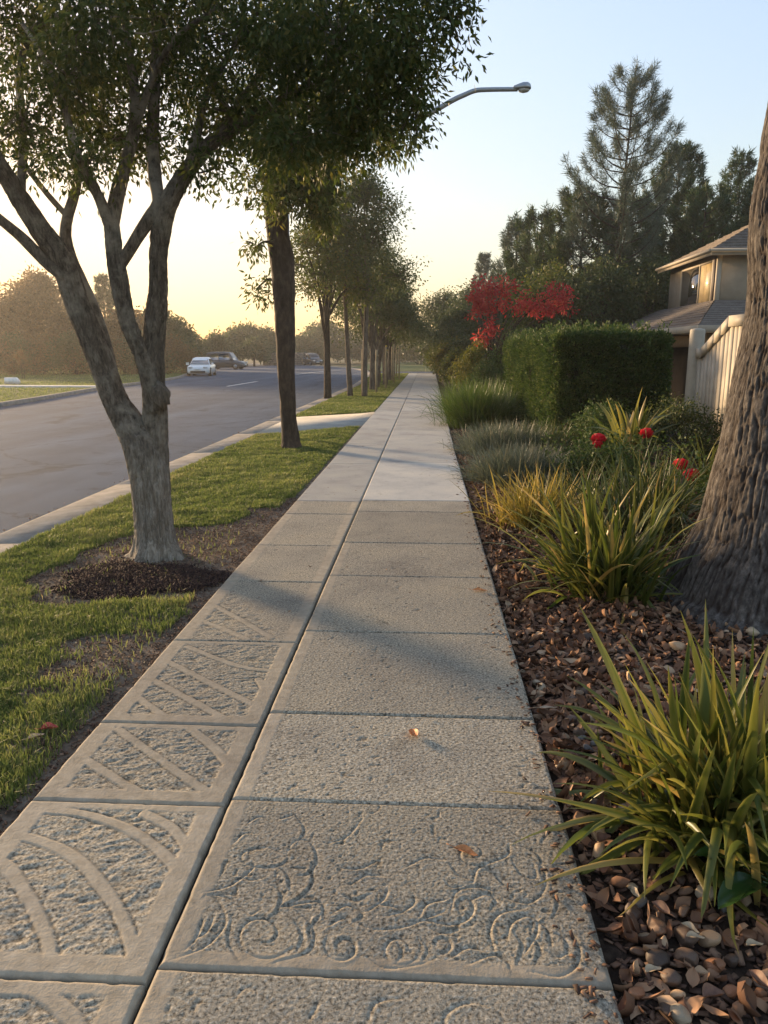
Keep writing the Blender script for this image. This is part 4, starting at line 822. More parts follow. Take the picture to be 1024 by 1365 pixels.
# clipped hedge
def hedge():
    x0, x1, y0, y1, hh = 2.22, 4.25, 13.2, 19.2, 1.97
    t = thing("hedge", "large clipped boxy green hedge beside the house with its street side lit", "hedge", (x0, y0, -.05), .05)
    W, Dp = x1 - x0, y1 - y0; r = R(381); N_ = 85000
    u = r.random(N_); f = r.choice(5, N_, p=[.30, .27, .13, .05, .25]); a, b = r.random(N_), r.random(N_)
    P = np.zeros((N_, 3)); nrm = np.zeros((N_, 3))
    for k, (pos, nn) in enumerate([((0, None, None), (-1, 0, 0)), ((None, 0, None), (0, -1, 0)), ((W, None, None), (1, 0, 0)), ((None, Dp, None), (0, 1, 0)), ((None, None, hh), (0, 0, 1))]):
        m = f == k; dims = [W, Dp, hh]; vals = [a[m], b[m]]; c = np.zeros((m.sum(), 3)); vi = 0
        for ax in range(3):
            if pos[ax] is None: c[:, ax] = vals[vi] * dims[ax]; vi += 1
            else: c[:, ax] = pos[ax]
        P[m] = c; nrm[m] = nn
    # rounded edges and a slightly wavy face
    ctr = np.clip(P, [.22, .22, 0], [W - .22, Dp - .22, hh - .22]); d = P - ctr; dn = np.linalg.norm(d, axis=1)[:, None]; d = d / (dn + 1e-9); P = np.where(dn > .05, ctr + d * .22, P); nrm = np.where(dn > .05, d, nrm)
    P = P + nrm * (.07 * fbm(P * 1.6, 3, 382)[:, None] + .03 * fbm(P * 7, 2, 383)[:, None] - np.abs(r.normal(0, .05, (N_, 1))))
    hole = fbm(P * 3.2, 3, 384) > .32; P = P - nrm * np.where(hole, .12, 0)[:, None]
    P[:, 2] = np.maximum(P[:, 2], .06)
    m = 260; SP = np.stack([r.uniform(.05, W - .05, m), r.uniform(.05, Dp - .05, m), np.full(m, hh)], 1); SP = np.repeat(SP, 9, 0) + np.stack([r.normal(0, .012, m * 9), r.normal(0, .012, m * 9), np.tile(np.linspace(0, .15, 9), m) * np.repeat(r.uniform(.5, 1.3, m), 9)], 1)
    P = np.vstack([P, SP]); nrm = np.vstack([nrm, np.tile([0, 0, 1.0], (m * 9, 1))]); N_ = len(P)
    V, q = leaf_faces(P, unit(nrm * .8 + r.normal(0, .55, (N_, 3)) + (0, 0, .35)), .058 * r.uniform(.6, 1.4, N_), .030, r)
    rn = np.clip(.4 + .3 * fbm(P * 2.5, 2, 385) + .25 * vnoise(P * 9, 386) + r.normal(0, .25, N_), 0, 1)
    link("foliage", mesh("foliage", V, q, None, {"rnd": np.repeat(rn, 4)}, False, [M_HEDGE]), t)
    core = MB(); core.box(.12, W - .12, .12, Dp - .12, 0, hh - .12, .1); core.build("twig_core", plain("hedge_twigs", (.018, .02, .010), .95, .1, 0, .5, 20, .8, 40), t)
hedge()
# ------------------------------------------------------------------ strap-leaved plants
def strap_mat(name, stops, edge, trans=0.35, rough=0.38):
    m, nt, b = newmat(name); r = ramp(nt, attr(nt, "rnd"), stops)
    col = mixc(nt, attr(nt, "edge"), r.outputs[0], edge)
    nt.links.new(col, b.inputs['Base Color']); b.inputs['Roughness'].default_value = rough; b.inputs['Specular IOR Level'].default_value = 0.45
    t = N(nt, "BsdfTranslucent"); nt.links.new(col, t.inputs[0]); mx = N(nt, "MixShader"); mx.inputs[0].default_value = trans
    nt.links.new(b.outputs[0], mx.inputs[1]); nt.links.new(t.outputs[0], mx.inputs[2]); nt.links.new(mx.outputs[0], nt.nodes["Material Output"].inputs[0]); return m
M_FLAX = strap_mat("flax_leaf", [(0, (.035, .06, .010)), (.5, (.10, .13, .022)), (.85, (.22, .20, .035)), (1, (.42, .30, .09))], (.34, .28, .07), .42)
M_STRAPD = strap_mat("dark_strap_leaf", [(0, (.022, .04, .012)), (.6, (.055, .08, .02)), (.9, (.14, .14, .035)), (1, (.30, .22, .08))], (.10, .10, .035))
M_STRAPG = strap_mat("golden_strap_leaf", [(0, (.10, .10, .02)), (.5, (.24, .20, .03)), (1, (.45, .32, .08))], (.3, .22, .06), .45)
M_STRAPS = strap_mat("silver_strap_leaf", [(0, (.06, .08, .05)), (.6, (.13, .155, .10)), (.95, (.23, .25, .17)), (1, (.3, .25, .14))], (.13, .14, .09), .3)
M_STRAPB = strap_mat("bright_grass_leaf", [(0, (.03, .06, .010)), (.6, (.07, .125, .018)), (1, (.15, .18, .035))], (.1, .14, .03), .4)
def strap_leaves(n, Lr, W, th, bend, seed, r0=.06, K=9, zmin=.01, asym=(0, 0), fold=.28, tw=.6, rbias=0.0):
    r = R(seed); az = r.uniform(0, 2 * math.pi, n); L = r.uniform(Lr[0], Lr[1], n); t0 = r.beta(1.4, 1.6, n) * th; bd = np.abs(r.normal(bend, bend * .5, n)) * (.4 + t0 / th)
    p = np.stack([r.normal(0, r0, n) + np.cos(az) * r0 * .6, r.normal(0, r0, n) + np.sin(az) * r0 * .6, np.full(n, -.03)], 1); rows = []; sd = np.stack([-np.sin(az), np.cos(az), 0 * az], 1); swing = r.normal(0, .25, n)
    twist = r.normal(0, tw, n); kink = np.where(r.random(n) < .10, r.uniform(.35, .8, n), 9.0)
    for k in range(K):
        u = k / (K - 1); ang = t0 + bd * u ** 1.6 + np.where(u > kink, 1.2, 0); azk = az + swing * u
        d = np.stack([np.cos(azk) * np.sin(ang) + asym[0] * u, np.sin(azk) * np.sin(ang) + asym[1] * u, np.cos(ang)], 1)
        if k: p = p + d * (L / (K - 1))[:, None]; p[:, 2] = np.maximum(p[:, 2], zmin + .01 * u)
        sk = np.stack([-np.sin(azk), np.cos(azk), 0 * az], 1); nn = np.cross(d, sk); c, s = np.cos(twist * u)[:, None], np.sin(twist * u)[:, None]; side = sk * c + nn * s; nm = np.cross(side, d)
        w = (W * r.uniform(.97, 1.03, n) * min(1, .55 + u * 2.2) * (1 - u ** 3.2) + .0006)[:, None] * (.75 + .5 * (L / Lr[1]))[:, None]
        rows.append(np.stack([p - side * w / 2 + nm * w * fold * .5, p - nm * w * fold * .5, p + side * w / 2 + nm * w * fold * .5], 1))
    V = np.stack(rows, 1).reshape(-1, 3)                                  # n, K, 3
    b = (np.arange(n) * K * 3)[:, None, None] + (np.arange(K - 1) * 3)[None, :, None] + np.arange(2)[None, None, :]
    q = np.stack([b, b + 1, b + 4, b + 3], -1).reshape(-1, 4)
    rn = np.clip(r.beta(1.7, 2.2, n) + rbias, 0, 1); dead = r.random(n) < .07; rn = np.where(dead, 1.0, np.minimum(rn, .92))
    rnd = np.repeat(rn, K * 3); tip = np.tile(np.repeat(np.clip((np.linspace(0, 1, K) - .8) * 2, 0, .5), 3), n); edge = np.tile(np.tile([.55, 0.0, .55], K), n) * np.repeat(r.random(n) ** 1.5, K * 3)
    return V, q, np.clip(rnd + tip * .5, 0, 1), edge
def strap_plant(name, label, cat, X, Y, sets, mat, group=None, z=-.03, s=1.0):
    mb = MB()
    for a in sets: V, q, rn, ed = strap_leaves(**a); mb.add(V * s, q, rnd=rn, edge=ed)
    o = mb.build(name, mat, None, (X, Y, z)); return tag(o, label, cat, group)
strap_plant("flax_plant", "large yellow-green sword-leaved clump spilling over the pebbles by the near sidewalk edge", "plant", 1.03, 2.36,
    [dict(n=85, Lr=(.50, .84), W=.033, th=.75, bend=.55, seed=401, r0=.085, asym=(.02, -.02)), dict(n=170, Lr=(.36, .70), W=.028, th=1.25, bend=.8, seed=402, r0=.10, asym=(.0, -.05)), dict(n=110, Lr=(.30, .50), W=.022, th=1.45, bend=.8, seed=403, r0=.12, asym=(-.05, -.05), rbias=.15), dict(n=90, Lr=(.2, .4), W=.02, th=1.0, bend=.5, seed=404, r0=.12, rbias=-.2)], M_FLAX)
strap_plant("flax_plant", "deep green strap-leaved clump growing beside the furrowed trunk, in front of the golden clump", "plant", 1.24, 4.95,
    [dict(n=190, Lr=(.5, .95), W=.026, th=.95, bend=.55, seed=411, r0=.10, asym=(-.05, 0), rbias=-.12), dict(n=120, Lr=(.35, .65), W=.022, th=1.3, bend=.8, seed=412, r0=.12, rbias=-.1), dict(n=50, Lr=(.3, .5), W=.016, th=.9, bend=.6, seed=413, r0=.12, rbias=-.25)], M_FLAX)
strap_plant("grass_clump", "golden backlit grassy clump at the sidewalk edge behind the deep green strap-leaved one", "plant", 1.06, 7.0,
    [dict(n=420, Lr=(.3, .66), W=.012, th=.9, bend=.7, seed=421, r0=.14), dict(n=90, Lr=(.25, .5), W=.011, th=1.35, bend=.9, seed=422, r0=.16, rbias=.2)], M_STRAPG)
strap_plant("grass_clump", "tall dull green sword-leaved clump below the pair of red roses beside the furrowed trunk", "plant", 2.0, 6.75,
    [dict(n=170, Lr=(.55, 1.0), W=.015, th=.85, bend=.55, seed=431, r0=.14), dict(n=110, Lr=(.4, .8), W=.013, th=1.25, bend=.9, seed=432, r0=.16, rbias=.1)], M_STRAPD)
strap_plant("grass_clump", "dry olive grassy clump between the golden and tall dull green clumps", "plant", 1.62, 7.7,
    [dict(n=170, Lr=(.35, .7), W=.010, th=1.0, bend=.8, seed=441, r0=.14, rbias=.15)], M_STRAPD)
strap_plant("ornamental_grass", "rounded silvery grass mound nearest the camera of the two grey mounds", "plant", 1.22, 9.5,
    [dict(n=5200, Lr=(.28, .58), W=.006, th=1.35, bend=.55, seed=451, r0=.2, K=6)], M_STRAPS, "silver grass mounds")
strap_plant("ornamental_grass", "silvery grass mound just behind the nearer grey mound", "plant", 1.3, 12.3,
    [dict(n=4600, Lr=(.28, .62), W=.007, th=1.35, bend=.55, seed=452, r0=.24, K=6)], M_STRAPS, "silver grass mounds")
strap_plant("ornamental_grass", "dull green grass mound against the hedge corner", "plant", 2.0, 12.0,
    [dict(n=900, Lr=(.35, .7), W=.007, th=1.1, bend=.75, seed=453, r0=.24, K=6)], M_STRAPD, None)
strap_plant("ornamental_grass", "bright green upright grass clump at the sidewalk edge beyond the silver mounds", "plant", 1.22, 17.0,
    [dict(n=2600, Lr=(.6, 1.15), W=.011, th=.9, bend=.6, seed=454, r0=.26, K=6)], M_STRAPB, "bright grass clumps")
strap_plant("ornamental_grass", "bright green grass clump just past the nearer bright one, closer to the dark shrub", "plant", 1.35, 19.6,
    [dict(n=1200, Lr=(.6, 1.2), W=.012, th=.8, bend=.6, seed=455, r0=.3, K=6)], M_STRAPB, "bright grass clumps")
strap_plant("cordyline_plant", "broad-leaved spiky plant in front of the hedge's shaded side", "plant", AT(840, 560, 10.2)[0], 10.2,
    [dict(n=30, Lr=(.5, .85), W=.06, th=.9, bend=.7, seed=461, r0=.06)], M_FLAX, None, .35)
strap_plant("cordyline_plant", "yellow-green spiky plant at the foot of the pale fence", "plant", AT(948, 590, 8.3)[0], 8.3,
    [dict(n=60, Lr=(.4, .8), W=.03, th=1.0, bend=.8, seed=462, r0=.08, rbias=.2)], M_FLAX, None, .1)
# broad glossy leaves at the very edge
def broadleaf():
    X, Y = 1.06, 2.02; t = thing("broadleaf_plant", "low plant with broad glossy green leaves under the near flax clump", "plant", (X, Y, -.03)); r = R(470)
    m = strap_mat("glossy_leaf", [(0, (.02, .05, .012)), (1, (.05, .10, .02))], (.05, .1, .02), .2, .22)
    for k, (az, L, W, el) in enumerate([(2.9, .17, .085, 1.0), (3.7, .2, .09, 1.15), (2.1, .18, .085, .8), (4.6, .16, .08, 1.1), (1.0, .2, .09, .8), (5.6, .18, .08, .9)]):
        K = 10; rows = []; c = np.array([.02 * math.cos(az), .02 * math.sin(az), .02]); p = c + np.array([math.cos(az), math.sin(az), 0]) * .05 + (0, 0, .05); d0 = np.array([math.cos(az), math.sin(az), 0]); sd = np.array([-d0[1], d0[0], 0])
        ang = math.pi / 2 - el
        for i in range(K):
            u = i / (K - 1); a = el + .9 * u; d = d0 * math.sin(a) + np.array([0, 0, math.cos(a)])
            if i: p = p + d * L / (K - 1)
            w = W * math.sin(math.pi * min(1, u * .92 + .06)) ** .7 * (1 - u * .15) if i < K - 1 else .002
            rows.append([p + sd * w / 2 * s + np.array([0, 0, .018 * (s * s) * math.sin(3.14 * u) - .0]) for s in (-1, -.5, 0, .5, 1)])
        V = np.array(rows).reshape(-1, 3); q = [(i * 5 + j, i * 5 + j + 1, (i + 1) * 5 + j + 1, (i + 1) * 5 + j) for i in range(K - 1) for j in range(4)]
        mb = MB(); mb.add(V, q, rnd=r.random(), edge=0); mb.tube([(0, 0, -.03), c + (0, 0, .02), V[2]], [.005, .004, .003], 6, rnd=.5, edge=0); mb.build("leaf", m, t)
broadleaf()
# roses
M_ROSE = leaf_mat("rose_petals", [(0, (.30, .006, .015)), (.6, (.55, .012, .03)), (1, (.75, .05, .07))], .3, None, .5, .3)
def rose(loc, s, parent, seed):
    r = R(seed); n = 54; k = np.arange(n); V = []; q = []; m = 0; rn = []
    for i in range(n):
        zc = 1 - 1.55 * (i + .5) / n; az = i * 2.4; rr = math.sqrt(max(0, 1 - zc * zc)); nd = np.array([rr * math.cos(az), rr * math.sin(az), zc]); up = np.array([0, 0, 1]) if abs(zc) < .95 else np.array([1.0, 0, 0])
        sd = np.cross(up, nd); sd /= np.linalg.norm(sd); ud = np.cross(nd, sd); c = nd * s * (.45 + .35 * (i / n) ** .5); w = s * (.28 + .3 * i / n); lean = r.uniform(.25, .6)
        for a in range(4):
            for b in (-1, 0, 1):
                t = a / 3 - .5; pt = c + sd * b * w * math.cos(t * 1.6) + ud * t * 2 * w + nd * (lean * w * (t + .5) ** 2 - .3 * w * b * b * .5) + r.normal(0, s * .02, 3); V.append(pt); rn.append(float(np.clip(.25 + .5 * (a / 3) + r.normal(0, .1), 0, 1)))
        for a in range(3):
            for b in range(2): o = m + a * 3 + b; q.append((o, o + 1, o + 4, o + 3))
        m += 12
    mb = MB(); mb.add(V, q, rnd=rn); return mb.build("flower", M_ROSE, parent, loc)
def rose_bush(label, X, Y, fl, seed, h, cr, n):
    t = thing("rose_bush", label, "rose bush", (X, Y, -.05)); r = R(seed); mb = MB(); b = np.array([X, Y, -.05])
    for k, (p, s) in enumerate(fl):
        e = np.array(p) - b; mb.tube(smooth_line([(0, 0, -.05), e * (.5, .5, .4) + r.normal(0, .04, 3), e], 12), np.linspace(.012, .005, 12), 6); rose(e, s, t, seed + k + 1)
    C = r.normal(0, 1, (n, 3)) * (cr * .5, cr * .5, h * .2) + (0, 0, h * .52); C = np.clip(C, [-9, -9, .06], [9, 9, h])
    for c in C[::6]: mb.tube(smooth_line([(0, 0, -.05), c * (.4, .4, .5), c], 6), np.linspace(.008, .002, 6), 4, False)
    V, q, a = clump_leaves(C, .13, 18, .05, .026, r, .1); mb.build("stems", M_WOODG, t); link("foliage", mesh("foliage", V, q, None, {"rnd": a}, False, [M_HEDGE]), t)
rose_bush("rose bush with two red blooms in front of the hedge's shaded corner", AT(825, 560, 9.3)[0], 9.3, [(AT(798, 585, 9.0), .085), (AT(797, 592, 8.95), .06), (AT(862, 577, 9.3), .075)], 480, .75, .75, 130)
rose_bush("rose bush with a close pair of red blooms beside the furrowed trunk", AT(920, 600, 7.6)[0], 7.6, [(AT(908, 618, 7.4), .065), (AT(922, 632, 7.3), .07)], 490, .55, .45, 60)
def small_shrub(lab, X, Y, h, cr, n, mat, seed, leaf): return broad_tree("low_shrub", lab, "shrub", X, Y, h, cr, .1, .03, n, mat, seed, None, leaf, .75, 9, -.05, 4, None, .2, per=20)
small_shrub("small-leaved dark shrub at the foot of the hedge's front corner", 2.75, 11.9, .85, .75, 7000, M_HEDGE, 501, .045)
small_shrub("loose dark shrub between the rose bushes and the fence post", 3.7, 11.3, .95, .8, 6000, M_FAR, 502, .05)
small_shrub("low shrub in shade beside the house side of the hedge", 4.9, 13.9, .8, .7, 4000, M_HEDGE, 503, .05)
small_shrub("low dark olive shrub behind the dry grassy clump", 2.1, 9.0, .5, .6, 5000, M_HEDGE, 504, .04)

# ------------------------------------------------------------------ mulch, litter, pebbles, fallen leaves
def chip_mat(name, stops):
    m, nt, b = newmat(name); nt.links.new(ramp(nt, attr(nt, "rnd"), stops).outputs[0], b.inputs['Base Color']); b.inputs['Roughness'].default_value = .8; b.inputs['Specular IOR Level'].default_value = .25; return m
M_CHIP = chip_mat("bark_chips", [(0, (.03, .018, .013)), (.4, (.10, .055, .036)), (.72, (.20, .115, .07)), (.93, (.29, .19, .12)), (1, (.42, .32, .22))])
M_MULCH = chip_mat("dark_mulch", [(0, (.014, .008, .007)), (.6, (.045, .022, .017)), (.95, (.09, .045, .03)), (1, (.2, .14, .1))])
M_LITTER = chip_mat("leaf_litter", [(0, (.07, .036, .022)), (.45, (.20, .10, .055)), (.8, (.33, .195, .11)), (1, (.48, .37, .25))])
def scatter_chips(name, x, y, z, L, W, mat, seed, flat=.45, box=True):
    r = R(seed); n = len(x); L = L * r.uniform(.5, 1.4, n); W = W * r.uniform(.6, 1.3, n); a = r.uniform(0, 6.283, n); t = r.normal(0, flat, n); d = np.stack([np.cos(a) * np.cos(t), np.sin(a) * np.cos(t), np.sin(t)], 1); rl = r.normal(0, flat, n)
    s0 = np.stack([-np.sin(a), np.cos(a), 0 * a], 1); n0 = np.cross(d, s0); s = s0 * np.cos(rl)[:, None] + n0 * np.sin(rl)[:, None]; nn = np.cross(d, s); c = np.stack([x, y, z], 1) + np.array([0, 0, .4]) * (np.abs(np.sin(t)) * L * .8 + .006)[:, None]
    rn = np.clip(r.beta(1.6, 2, n), 0, 1); Lh = (L / 2)[:, None]; Wh = (W / 2)[:, None]; Th = np.clip(W * .18, .0015, .006)[:, None]
    if box:
        P = [c + d * Lh * i * r.uniform(.7, 1.1, (n, 1)) + s * Wh * j * r.uniform(.6, 1.2, (n, 1)) + nn * Th * k for i in (-1, 1) for j in (-1, 1) for k in (-1, 1)]
        V = np.stack(P, 1).reshape(-1, 3); o = (np.arange(n) * 8)[:, None]; q = np.concatenate([o + np.array(f)[None] for f in ((0, 1, 3, 2), (4, 6, 7, 5), (0, 4, 5, 1), (2, 3, 7, 6), (0, 2, 6, 4), (1, 5, 7, 3))]); at = np.repeat(rn, 8)
        me = mesh(name, V, q, None, {"rnd": at}, False, [mat])
    else:                                            # curled dry leaves: 4 x 3 patches
        rows = []; cu = r.normal(0, .7, n)[:, None]
        for i in range(5):
            u = i / 4 * 2 - 1; w = Wh * (max(0.02, 1 - abs(u) ** 1.8))
            for j in (-1, 0, 1): rows.append(c + d * Lh * u + s * w * j + nn * (cu * Wh * (j * j) + .5 * cu * Lh * u * u * .6))
        V = np.stack(rows, 1).reshape(-1, 3); o = (np.arange(n) * 15)[:, None, None, None]; b = o + (np.arange(4) * 3)[None, :, None, None] + np.arange(2)[None, None, :, None]
        q = np.concatenate([b, b + 1, b + 4, b + 3], -1).reshape(-1, 4); me = mesh(name, V, q, None, {"rnd": np.repeat(rn, 15)}, True, [mat])
    return struct(link(name, me), "stuff")
r = R(510)
def bedpts(n, y0, y1, w, seed, x0=XR + .03):
    r = R(seed); y = y0 * (y1 / y0) ** r.random(n); x = x0 + (w) * r.random(n) ** 1.2; return x, y, bed_z(x, y)
x, y, z = bedpts(34000, 1.3, 16, 3.6, 511); k = (y > 2.3) | (R(5).random(len(x)) < .45); x, y, z = x[k], y[k], z[k]; scatter_chips("bark_chips", x, y, z + .004, .030 + .0008 * y, .014 + .0004 * y, M_CHIP, 512, .4)
x, y, z = bedpts(17500, 1.4, 12, 2.6, 513); k = (y > 2.4) | (r.random(len(x)) < .16); scatter_chips("leaf_litter", x[k], y[k], z[k] + .014, .062, .034, M_LITTER, 514, .5, False)
cx, cy = G(185, 768); n = 9000; a = r.uniform(0, 6.283, n); u = np.sqrt(r.random(n)) * (1 + np.abs(r.normal(0, .12, n))) * (1 + .18 * np.sin(a * 3 + 1) + .1 * np.sin(a * 7)); x = cx + .52 * u * np.cos(a); y = cy + .34 * u * np.sin(a)
scatter_chips("bark_mulch", x, y, lawn_z(x, y) + .008 + .014 * np.clip(1 - u, 0, 1), .032, .010, M_MULCH, 515, .5)
n = 26000; x = r.uniform(-3.0, XL - .02, n); y = r.uniform(1.4, 8.2, n); k = lawn1(x, y) < .35; x, y = x[k], y[k]; scatter_chips("bark_crumbs", x, y, lawn_z(x, y) + .004, .014, .007, M_CHIP, 516, .4)
r = R(518); n = 260; x = XR - .004 - np.abs(r.normal(0, .05, n)); y = 1.5 * (14 / 1.5) ** r.random(n); scatter_chips("stray_chips", x, y, np.full(n, .003), .022 + .0006 * y, .009, M_CHIP, 519, .15)
n = 90; x = r.uniform(XL, XR, n); y = 3 * (40 / 3) ** r.random(n); scatter_chips("leaf_crumbs", x, y, np.full(n, .004), .016 + .0009 * y, .008, M_LITTER, 520, .25, False)
n = 700; x = -3.84 - np.abs(r.normal(0, .10, n)); y = 4 * (45 / 4) ** r.random(n); scatter_chips("gutter_leaves", x, y, np.full(n, -.096), .026 + .0006 * y, .013, M_LITTER, 521, .3, False)
# pebbles
def stone_mat(name, c, c2):
    m, nt, b = newmat(name); v = coords(nt, True); n = noise(nt, 25, 6, .65, v, .5); n2 = noise(nt, 160, 3, .6, v); oi = N(nt, "ObjectInfo")
    cc = ramp(nt, n.outputs['Fac'], [(.3, c), (.7, c2)]); br = ramp(nt, oi.outputs['Random'], [(0, (.62, .62, .62)), (1, (1.25, 1.2, 1.15))]); col = mixc(nt, 1, cc.outputs[0], br.outputs[0], 'MULTIPLY')
    sp = ramp(nt, n2.outputs['Fac'], [(.32, (.6, .56, .5)), (.45, (1, 1, 1))]); col = mixc(nt, .7, col, sp.outputs[0], 'MULTIPLY')
    nt.links.new(col, b.inputs['Base Color']); b.inputs['Roughness'].default_value = .55; b.inputs['Specular IOR Level'].default_value = .35; bump(nt, b, n2.outputs['Fac'], .25, .002); return m
SM = [("tan", stone_mat("tan_stone", (.28, .18, .10), (.43, .30, .18))), ("brown", stone_mat("brown_stone", (.13, .075, .045), (.24, .145, .085))), ("dark brown", stone_mat("dark_stone", (.06, .04, .03), (.12, .08, .055))),
      ("rust brown", stone_mat("rust_stone", (.19, .085, .042), (.31, .15, .075))), ("grey", stone_mat("grey_stone", (.075, .07, .068), (.15, .14, .13))), ("pale cream", stone_mat("cream_stone", (.33, .26, .17), (.48, .38, .26)))]
def stone_mesh(seed, mat, el=(1, .72, .5)):
    r = R(seed); bm = bmesh.new(); bmesh.ops.create_icosphere(bm, subdivisions=4, radius=1); P = np.array([v.co[:] for v in bm.verts])
    P = P * (1 + .16 * vnoise(P * 1.1 + seed * 3.1, seed) + .06 * vnoise(P * 2.7 + seed, seed + 1))[:, None]
    for _ in range(3):
        nrm = unit(r.normal(size=(1, 3)))[0]; dd = P @ nrm; lim = r.uniform(.62, .85); P = P - nrm * (np.maximum(dd - lim, 0) * .8)[:, None]
    P = P * np.array(el) * r.uniform(.88, 1.12, 3)
    for v, p in zip(bm.verts, P): v.co = p
    mb = MB(); mb.bm(bm); return mb.mesh("pebble", mat)
STONES = [(SM[k % 6][0], stone_mesh(600 + k, SM[k % 6][1], [(1, .74, .55), (1, .6, .42), (1, .85, .6)][k % 3])) for k in range(24)]
r = R(520); placed = []; tries = 0; count = 0
while count < 290 and tries < 9000:
    tries += 1; y = 1.25 + 3.0 * r.random() ** 1.9; x = XR + .055 + (.85 - .12 * (y - 1.3)) * r.random(); s = r.uniform(.017, .036) * (1.0 if r.random() < .85 else 1.25)
    if any((x - a) ** 2 + (y - b) ** 2 < ((s + c) * .74) ** 2 for a, b, c in placed): continue
    if y > 2.6 and r.random() < .45: continue
    placed.append((x, y, s)); nm, me = STONES[int(r.choice(24, p=np.array([.95, 1.9, 1.6, 1.3, .3, .2] * 4) / 25))]
    o = link("pebble", me, None, (x, y, float(bed_z(np.array([x]), np.array([y]))[0]) + .012 + s * .3), 0); o.scale = (s, s, s); o.rotation_euler = (r.normal(0, .35), r.normal(0, .35), r.uniform(0, 6.28))
    tag(o, "smooth %s river pebble lying among the wood chips of the planting bed" % nm, "pebble", "%s pebbles in the bed" % nm); count += 1
def stone(label, px, py, s, k, lift=.3):
    gx, gy = G(px, py, -.03); o = link("pebble", STONES[k][1], None, (gx, gy, float(bed_z(np.array([gx]), np.array([gy]))[0]) + s * lift)); o.scale = (s, s, s); o.rotation_euler = (.1, .15, .4 * k); tag(o, label, "pebble")
stone("round tan stone lying alone near the foot of the furrowed trunk", 903, 868, .045, 0, .8)
stone("rounded cream stone behind the tall flax leaves near the furrowed trunk", 1002, 850, .04, 5, .8)
stone("largest pale pebble, at the bottom edge of the picture in the bed", 905, 1358, .030, 5, .9)
# fallen leaves: each one a thing
def dry_leaf(label, px, py, z, L, W, c0, c1, seed, rz, curl=.5, stalk=True, group=None, tilt=0.0):
    r = R(seed); m, nt, b = newmat("fallen_leaf"); v = coords(nt, True); n = noise(nt, 60, 5, .6, v); nt.links.new(ramp(nt, n.outputs['Fac'], [(.35, c0), (.65, c1)]).outputs[0], b.inputs['Base Color']); b.inputs['Roughness'].default_value = .6
    gx, gy = G(px, py, z); K, J = 12, 7; V = []
    for i in range(K):
        u = i / (K - 1); w = W / 2 * math.sin(math.pi * u ** .85) ** .8 if 0 < i < K - 1 else .0004
        for j in range(J):
            t = j / (J - 1) * 2 - 1; V.append(((u - .5) * L, t * w + .004 * math.sin(u * 5) , .004 + curl * (t * t) * w * .8 + curl * L * .25 * (u - .5) ** 2 + .0015 * math.sin(9 * u + 4 * t)))
    V = np.array(V); V2 = V.copy(); V2[:, 2] += .0006
    q = [(i * J + j, i * J + j + 1, (i + 1) * J + j + 1, (i + 1) * J + j) for i in range(K - 1) for j in range(J - 1)]
    mb = MB(); mb.add(V2, q)
    if stalk: mb.tube([V[3] + (-L * .3, .002, .004), V[3] + (-L * .12, 0, .003), V[J * 6 + 3] + (0, 0, .001)], [.0012, .001, .0006], 5)
    o = mb.build("fallen_leaf", m, None, (gx, gy, z + .002)); o.rotation_euler = (tilt, .05, rz); return tag(o, label, "leaf", group)
OR0, OR1 = (.42, .12, .025), (.62, .24, .06)
dry_leaf("bright orange curled leaf on the sidewalk slab in front of the carved one", 551, 980, .002, .075, .042, OR0, (.56, .20, .05), 530, 1.9, .9, tilt=.08)
dry_leaf("flat orange-brown leaf lying on the carved slab", 621, 1138, .002, .082, .034, (.36, .12, .03), (.5, .2, .06), 531, -.35, .6)
dry_leaf("small rusty leaf on the sidewalk near the deep green strap-leaved plant", 640, 788, .002, .10, .045, OR0, OR1, 532, .1, .4)
dry_leaf("red fallen leaf on the bare patch of lawn", 66, 973, -.005, .07, .05, (.30, .03, .02), (.45, .06, .04), 533, .5, .8)
dry_leaf("tan fallen leaf beside the red one on the lawn", 48, 984, -.005, .07, .035, (.36, .22, .13), (.5, .33, .2), 534, .9, .6)
for k, (px, py, rz) in enumerate([(920, 1240, -.6), (926, 1252, .1), (1005, 1262, .3), (915, 1140, .6), (870, 1296, .5), (846, 1192, 1.8)]):
    dry_leaf("pale dry seed-pod leaf lying on top of the pebbles", px, py, .012, .05, .022, (.30, .22, .13), (.42, .32, .20), 540 + k, rz, .7, False, "pale pods on the pebbles")
for k, (px, py, rz) in enumerate([(880, 1215, 2.2), (990, 1180, 1.2), (1010, 1310, 2.0), (950, 1330, .4), (805, 1122, .8), (760, 1010, .2), (745, 940, 2.6)]):
    dry_leaf("curled brown dead leaf resting on the bed of pebbles", px, py, .012, .062, .036, (.12, .055, .03), (.2, .1, .055), 550 + k, rz, 1.2, True, "brown dead leaves in the bed")
dry_leaf("small dark twig-like leaf poking over the sidewalk edge", 730, 945, .004, .09, .02, (.30, .22, .14), (.4, .3, .2), 560, .3, .3)

